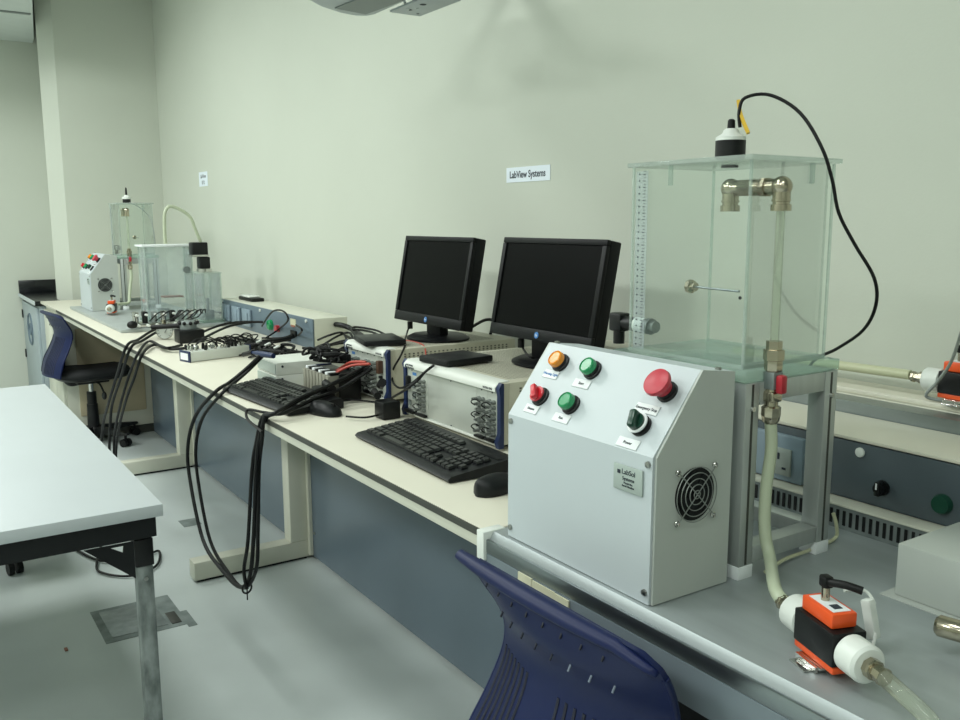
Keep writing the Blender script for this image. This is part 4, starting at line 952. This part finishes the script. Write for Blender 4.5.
# ------------------------------------------------------------------ chairs
def chair(loc, rz, label, zs=1., seat_z=.46, dy=0.):
    """origin on the floor under the column, back towards local -y"""
    t = thing('task_chair', label, 'chair', (0, 0, 0))
    b = MB()
    # five-arm base
    b.lathe([(.001, .115), (.034, .115), (.045, .10), (.045, .07), (.034, .06), (.001, .06)], (0, 0, 0), (0, 0, 1), 20)
    fin('base_hub', b, 'black_plastic', t)
    for k in range(5):
        a = k*2*PI/5+.45; d = Vector((math.cos(a), math.sin(a), 0)); s_ = Vector((-d.y, d.x, 0))
        r = []
        for q, w, z0, z1 in ((.035, .026, .064, .112), (.15, .022, .070, .106), (.27, .016, .076, .092), (.285, .012, .078, .090)):
            r.append([d*q+s_*w+Vector((0, 0, z0)), d*q-s_*w+Vector((0, 0, z0)), d*q-s_*w*.6+Vector((0, 0, z1)), d*q+s_*w*.6+Vector((0, 0, z1))])
        lg = fin('leg', MB().rings(r), 'black_plastic', t)
        c = d*.265
        m = MB().cyl(c+Vector((0, 0, .045)), c+Vector((0, 0, .08)), .008, seg=10)
        for s in (-1, 1): m.cyl(c+s_*s*.006+Vector((0, 0, .026)), c+s_*s*.026+Vector((0, 0, .026)), .026, seg=18)
        m.box(-.02, .02, -.024, .024, .036, .054, .006) if False else None
        fin('caster', m, 'black_rubber', lg)
    fin('gas_column', MB().cyl((0, 0, .1), (0, 0, seat_z-.12), .028).cyl((0, 0, .1), (0, 0, .26), .036, .032), 'black_plastic', t)
    fin('column_piston', MB().cyl((0, 0, seat_z-.12), (0, 0, seat_z-.05), .016), 'chrome', t)
    fin('tilt_mechanism', MB().box(-.09, .09, -.10, .09, seat_z-.055, seat_z-.032, .008), 'black_plastic', t)
    fin('height_lever', MB().tube([(.06, 0, seat_z-.045), (.15, .01, seat_z-.05), (.19, .02, seat_z-.10)], .006, 8).ico((.195, .02, seat_z-.12), .018, (1, .8, 1.5)), 'black_plastic', t)
    # seat: padded cushion on a blue pan
    def superrow(z, w, d, yo=0, n=32):
        pts = []
        for k in range(n):
            a = k*2*PI/n; c, s = math.cos(a), math.sin(a)
            pts.append(Vector((w*math.copysign(abs(c)**.62, c), yo+d*math.copysign(abs(s)**.62, s), z)))
        return pts
    fin('seat_pan', MB().rings([superrow(seat_z-.03, .16, .16), superrow(seat_z-.015, .215, .205), superrow(seat_z-.001, .225, .215)]), 'chair_blue' if zs > 1 else 'black_plastic', t)
    fin('seat_cushion', MB().rings([superrow(seat_z, .222, .212), superrow(seat_z+.02, .232, .222), superrow(seat_z+.042, .222, .212), superrow(seat_z+.053, .18, .17), superrow(seat_z+.049, .06, .06)]), 'seat_fabric', t, 60)
    # backrest shell: leans back at the top and again below the lumbar bulge
    zt = .866; zb = seat_z+.015
    NU, NV = 28, 30
    KZ = [(.866, -.255), (.845, -.244), (.82, -.230), (.79, -.211), (.76, -.197), (.73, -.194), (.70, -.200), (.64, -.226), (.57, -.262), (.50, -.280), (.44, -.282)]
    KW = [(.866, .225), (.82, .207), (.76, .188), (.70, .187), (.64, .194), (.57, .206), (.50, .200), (.44, .18)]
    def hw(z):
        for (z1, y1), (z0, y0) in zip(KW, KW[1:]):
            if z >= z0: return y0+(y1-y0)*(z-z0)/(z1-z0)
        return KW[-1][1]
    def edge_y(z):
        for (z1, y1), (z0, y0) in zip(KZ, KZ[1:]):
            if z >= z0: return y0+(y1-y0)*(z-z0)/(z1-z0)
        return KZ[-1][1]
    def S(u, v, off=0.):
        z = zb+(zt-zb)*v
        w = sum(hw(z+q) for q in (-.02, -.01, 0, .01, .02))/5
        if v > .86: tt = (v-.86)/.14; w -= .045*(1-math.sqrt(max(0, 1-tt*tt)))
        cur = .040*(1-u*u)*min(1, (1-v)/.18)
        ye = sum(edge_y(z+q) for q in (-.014, -.007, 0, .007, .014))/5
        return Vector((w*u, ye-cur-off+dy, z))
    m = MB()
    th = .009
    F = [[m.bm.verts.new(S(-1+2*i/NU, j/NV, 0)) for i in range(NU+1)] for j in range(NV+1)]
    B = [[m.bm.verts.new(S(-1+2*i/NU, j/NV, th)) for i in range(NU+1)] for j in range(NV+1)]
    for j in range(NV):
        for i in range(NU):
            m.bm.faces.new((F[j][i], F[j][i+1], F[j+1][i+1], F[j+1][i])); m.bm.faces.new((B[j][i+1], B[j][i], B[j+1][i], B[j+1][i+1]))
    for i in range(NU):
        m.bm.faces.new((F[0][i+1], F[0][i], B[0][i], B[0][i+1])); m.bm.faces.new((F[NV][i], F[NV][i+1], B[NV][i+1], B[NV][i]))
    for j in range(NV):
        m.bm.faces.new((F[j][0], F[j+1][0], B[j+1][0], B[j][0])); m.bm.faces.new((F[j+1][NU], F[j][NU], B[j][NU], B[j+1][NU]))
    bk = fin('backrest', m, 'chair_blue', t, 60)
    # flat rolled lip along the top, fading out at the shoulders
    rg = []
    for i in range(41):
        q = i/40; x = -.226+.430*q; k = math.sin(PI*min(1, max(0, q*.9+.1)))**.6
        yy, zz = -.258-.010*k+dy, .860-.012*max(0, q-.85)/.15
        a_, b_ = .004+.0085*k, .004+.006*k
        rg.append([Vector((x, yy+a_*math.cos(g_)-.004*k, zz+b_*math.sin(g_)-.35*a_*math.cos(g_)*-1)) for g_ in [n_*2*PI/14 for n_ in range(14)]])
    fin('top_lip', MB().rings(rg), 'chair_blue', bk, 70)
    for s_ in (-1, 1): fin('edge_roll', MB().tube([S(s_*.985, j/16*.93, .004) for j in range(17)], .0055, 8, 2), 'chair_blue', bk, 60)
    for k in list(range(0, 8))+[-x for x in range(5, 12)]:
        u = .02+k*.092 if k >= 0 else k*.078-.03
        top = .62 if k >= 0 else .62
        if u < -.95: continue
        fin('rib', MB().tube([S(u, j/12*(top-.04)+.04, th-.0008) for j in range(13)], .0032, 6, 2), 'chair_dark', bk, 60)
    for k in range(8):
        u = -.80+k*.19
        for v, h in ((.905, .006), (.80, .009)):
            p = S(u+(0 if v > .85 else .07), v, th)
            fin('vent_slot', MB().box(p.x-.0016, p.x+.0016, p.y-.0012, p.y+.001, p.z-h, p.z+h, .0006, rot=Matrix.Rotation(-.5, 3, 'X')), 'chair_slot' if k > 4 and v < .85 else 'chair_dark', bk)
    fin('back_bracket', MB().tube([(0, -.06, seat_z-.045), (0, -.19+dy, seat_z-.045), (0, -.225+dy, seat_z+.03), (0, -.225+dy, seat_z+.10)], .022, 10), 'black_plastic', t)
    t.location = loc; t.rotation_euler = (0, 0, rz); t.scale = (1, 1, zs)
    return t
chair((-.908, .155, 0), 0, 'dark blue plastic-backed chair pushed up to the steel bench in the foreground', 1.)
chair((-5.90, .158, 0), math.radians(6), 'dark blue chair with black seat at the far end of the bench', .965, dy=.065)

# ------------------------------------------------------------------ white table, left foreground
t = thing('white_table', 'white laminate table with dark frame and scuffed grey leg in the left foreground', 'table', (-2.9, -.8, 0))
fin('tabletop', MB().box(-3.811, -2.007, -1.35, -.355, .722, .75, .0015), 'white_laminate', t)
fr = MB().box(-2.075, -2.035, -1.30, -.366, .668, .7215).box(-3.44, -3.40, -1.30, -.88, .665, .7215).box(-3.3995, -2.0755, -.92, -.88, .665, .7215).box(-3.3995, -2.0755, -1.30, -1.26, .665, .7215)
fin('frame', fr, 'charcoal', t)
for (x, y, sx_, sy_) in ((-2.057, -.395, -1, -1), (-3.42, -.90, 1, -1), (-2.055, -1.275, -1, 1), (-3.42, -1.275, 1, 1)):
    lg = fin('leg', MB().box(x-.018, x+.018, y-.018, y+.018, .006, .60, .003), 'scuffed_leg', t)
    fin('leg_cap', MB().box(x-.0215, x+.0215, y-.0215, y+.0215, .0, .006), 'black_plastic', lg); fin('leg_socket', MB().box(x-.0205, x+.0205, y-.0205, y+.0205, .6005, .6645, .002), 'black_plastic', lg)
    gm = MB()
    Y0 = y+sy_*.0215
    xx = x+.018
    # gusset with a triangular cut-out
    P3 = [(xx, Y0, .664), (xx, Y0+sy_*.105, .664), (xx, Y0, .575)]
    Q3 = [(xx, Y0+sy_*.022, .658), (xx, Y0+sy_*.050, .658), (xx, Y0+sy_*.024, .642)]
    A = [gm.bm.verts.new(p) for p in P3]; B = [gm.bm.verts.new(p) for p in Q3]
    A2 = [gm.bm.verts.new(Vector(p)-Vector((.004, 0, 0))) for p in P3]; B2 = [gm.bm.verts.new(Vector(p)-Vector((.004, 0, 0))) for p in Q3]
    for i in range(3):
        j = (i+1) % 3
        gm.bm.faces.new((A[i], A[j], B[j], B[i])); gm.bm.faces.new((A2[j], A2[i], B2[i], B2[j])); gm.bm.faces.new((A[j], A[i], A2[i], A2[j])); gm.bm.faces.new((B[i], B[j], B2[j], B2[i]))
    fin('gusset', gm, 'charcoal', lg)
    fin('bolt', MB().cyl((x+.02, y, .57), (x+.0225, y, .57), .005, seg=10), 'metal_screw', lg)
# chair tucked out of sight under the white table: only its caster shows
t = thing('chair_base', 'black star base with casters under the white table', 'chair', (0, 0, 0))
fin('hub', MB().lathe([(.001, .115), (.034, .115), (.045, .10), (.045, .07), (.034, .06), (.001, .06)], (0, 0, 0), (0, 0, 1), 20), 'black_plastic', t)
for k in range(5):
    a = k*2*PI/5+.2; d = Vector((math.cos(a), math.sin(a), 0)); s_ = Vector((-d.y, d.x, 0))
    r = [[d*q+s_*w+Vector((0, 0, z0)), d*q-s_*w+Vector((0, 0, z0)), d*q-s_*w*.6+Vector((0, 0, z1)), d*q+s_*w*.6+Vector((0, 0, z1))] for q, w, z0, z1 in ((.035, .026, .064, .112), (.15, .022, .070, .106), (.285, .014, .078, .090))]
    lg = fin('leg', MB().rings(r), 'black_plastic', t); c = d*.265
    m = MB().cyl(c+Vector((0, 0, .045)), c+Vector((0, 0, .08)), .008, seg=10)
    for s in (-1, 1): m.cyl(c+s_*s*.006+Vector((0, 0, .026)), c+s_*s*.026+Vector((0, 0, .026)), .026, seg=18)
    fin('caster', m, 'black_rubber', lg)
fin('gas_column', MB().cyl((0, 0, .1), (0, 0, .40), .028), 'black_plastic', t)
fin('seat', MB().box(-.21, .21, -.20, .20, .40, .46, .025), 'seat_fabric', t)
t.location = (-4.07, -.57, 0); t.rotation_euler = (0, 0, 0)

# ------------------------------------------------------------------ floor box
t = thing('floor_box', 'flush metal floor outlet cover with worn surround', 'floor box', (-3.1, -.2, 0))
fin('surround', MB().box(-3.262, -2.975, -.338, -.068, .0005, .0018), 'floor_stain', t)
fin('cover', MB().box(-3.235, -3.005, -.312, -.13, .0019, .0042, .001), 'galv', t)
fin('cable_flap', MB().box(-3.10, -3.0, -.118, -.085, .0019, .0046, .001), 'dark_seam', t)
fin('patch', MB().box(-3.09, -2.95, -.075, -.045, .0005, .0015), 'floor_stain', t)
o = fin('floor_patch', MB().box(-4.08, -3.98, .19, .27, .0005, .002), 'floor_stain'); tag(o, 'small grey worn patch on the floor beside the far bench leg', 'patch')
o = fin('floor_crumb', MB().box(-3.02, -2.995, -.46, -.45, .0005, .004, .001), 'rust'); tag(o, 'tiny brown crumb on the floor near the table leg', 'crumb')

# ------------------------------------------------------------------ wall papers and projector
t = thing('wall_sign', 'white paper strip reading LabView Systems on the wall above the monitors', 'paper sign', (-2.3, WB-.001, 1.53))
def sign(x0, x1, z0, z1): return fin('paper', MB().box(x0, x1, WB-.0018, WB-.0004, z0, z1), 'paper', t)
p = sign(-2.405, -2.175, 1.502, 1.549)
text('writing', 'LabView Systems', .031, (-2.292, WB-.002, 1.525), (1, 0, 0), (0, 0, 1), 'ink', p, sx=.88, bold=.0006)
t = thing('wall_sign', 'small white paper label with two lines of print on the far part of the wall', 'paper sign', (-5.8, WB-.001, 1.64))
p = sign(-5.825, -5.645, 1.60, 1.69)
text('writing', 'LabView', .034, (-5.735, WB-.002, 1.662), (1, 0, 0), (0, 0, 1), 'ink', p)
text('writing', 'RTU', .034, (-5.735, WB-.002, 1.622), (1, 0, 0), (0, 0, 1), 'ink', p)

t = thing('wall_projector', 'grey projector hanging from a wall arm at the top of the picture', 'projector', (-2.35, .35, 2.0))
poly = [(-2.469, .225), (-2.535, .30), (-2.578, .38), (-2.590, .44), (-2.575, .470), (-2.54, .482), (-2.309, .478), (-2.13, .44), (-2.06, .30), (-2.10, .18), (-2.28, .14), (-2.40, .16)]
def lay(z, s, m=None): 
    cx, cy = -2.32, .32
    return [Vector((cx+(x-cx)*s, cy+(y-cy)*s, z)) for x, y in poly]
fin('body', MB().rings([lay(1.999, .90), lay(2.003, .965), lay(2.015, 1.), lay(2.09, 1.0), lay(2.115, .95), lay(2.12, .7)]), 'projector_grey', t, 50)
fin('underside_panel', MB().prism([(-2.50, .33, 1.9985), (-2.52, .44, 1.9985), (-2.31, .455, 1.9985), (-2.20, .35, 1.9985)][::-1], (0, 0, -.003)), 'projector_dark', t)
fin('wall_arm', MB().box(-2.40, -2.34, .36, WB-.02, 2.1205, 2.16, .004), 'projector_grey', t)
fin('wall_plate', MB().box(-2.50, -2.22, WB-.02, WB-.0005, 2.12, 2.40, .004), 'projector_grey', t)
fin('mount_plate', MB().box(-2.47, -2.235, .495, .60, 1.999, 2.006, .002).box(-2.38, -2.35, .53, .57, 2.006, 2.121), 'projector_grey', t)
fin('plate_holes', MB().cyl((-2.41, .53, 1.9988), (-2.41, .53, 1.9982), .007, seg=10).cyl((-2.33, .53, 1.9988), (-2.33, .53, 1.9982), .010, seg=10).cyl((-2.44, .575, 1.9988), (-2.44, .575, 1.9982), .005, seg=10), 'ink', t)
fin('mount_cable', MB().tube([(-2.43, .50, 2.10), (-2.42, .51, 2.04), (-2.40, .52, 1.996)], .004, 6).tube([(-2.38, .50, 2.10), (-2.385, .52, 2.04), (-2.38, .54, 1.996)], .004, 6), 'label_white', t)

# ------------------------------------------------------------------ camera, world, view
cam = bpy.data.cameras.new('camera'); co = bpy.data.objects.new('camera', cam); COL.objects.link(co); sc.camera = co
cam.sensor_width = 36; cam.lens = 885/960*36; cam.clip_start = .02
pi_, ya, ro = .157, .986, -.0037
d = Vector((-math.sin(ya)*math.cos(pi_), math.cos(ya)*math.cos(pi_), -math.sin(pi_))); r = Vector((math.cos(ya), math.sin(ya), 0)); u = r.cross(d)
r2 = r*math.cos(ro)+u*math.sin(ro); u2 = -r*math.sin(ro)+u*math.cos(ro)
co.matrix_world = Matrix.Translation((0, -.82, 1.383)) @ Matrix((r2, u2, -d)).transposed().to_4x4()
w = bpy.data.worlds.new('world'); sc.world = w; w.use_nodes = True
w.node_tree.nodes['Background'].inputs[0].default_value = (.75, .9, .85, 1); w.node_tree.nodes['Background'].inputs[1].default_value = .25
vs_ = sc.view_settings; vs_.view_transform = 'Standard'; vs_.look = 'None'; vs_.gamma = 1; vs_.use_curve_mapping = False; vs_.exposure = EXPO
sc.cycles.transparent_max_bounces = 40; sc.cycles.max_bounces = 10; sc.cycles.sample_clamp_indirect = 4
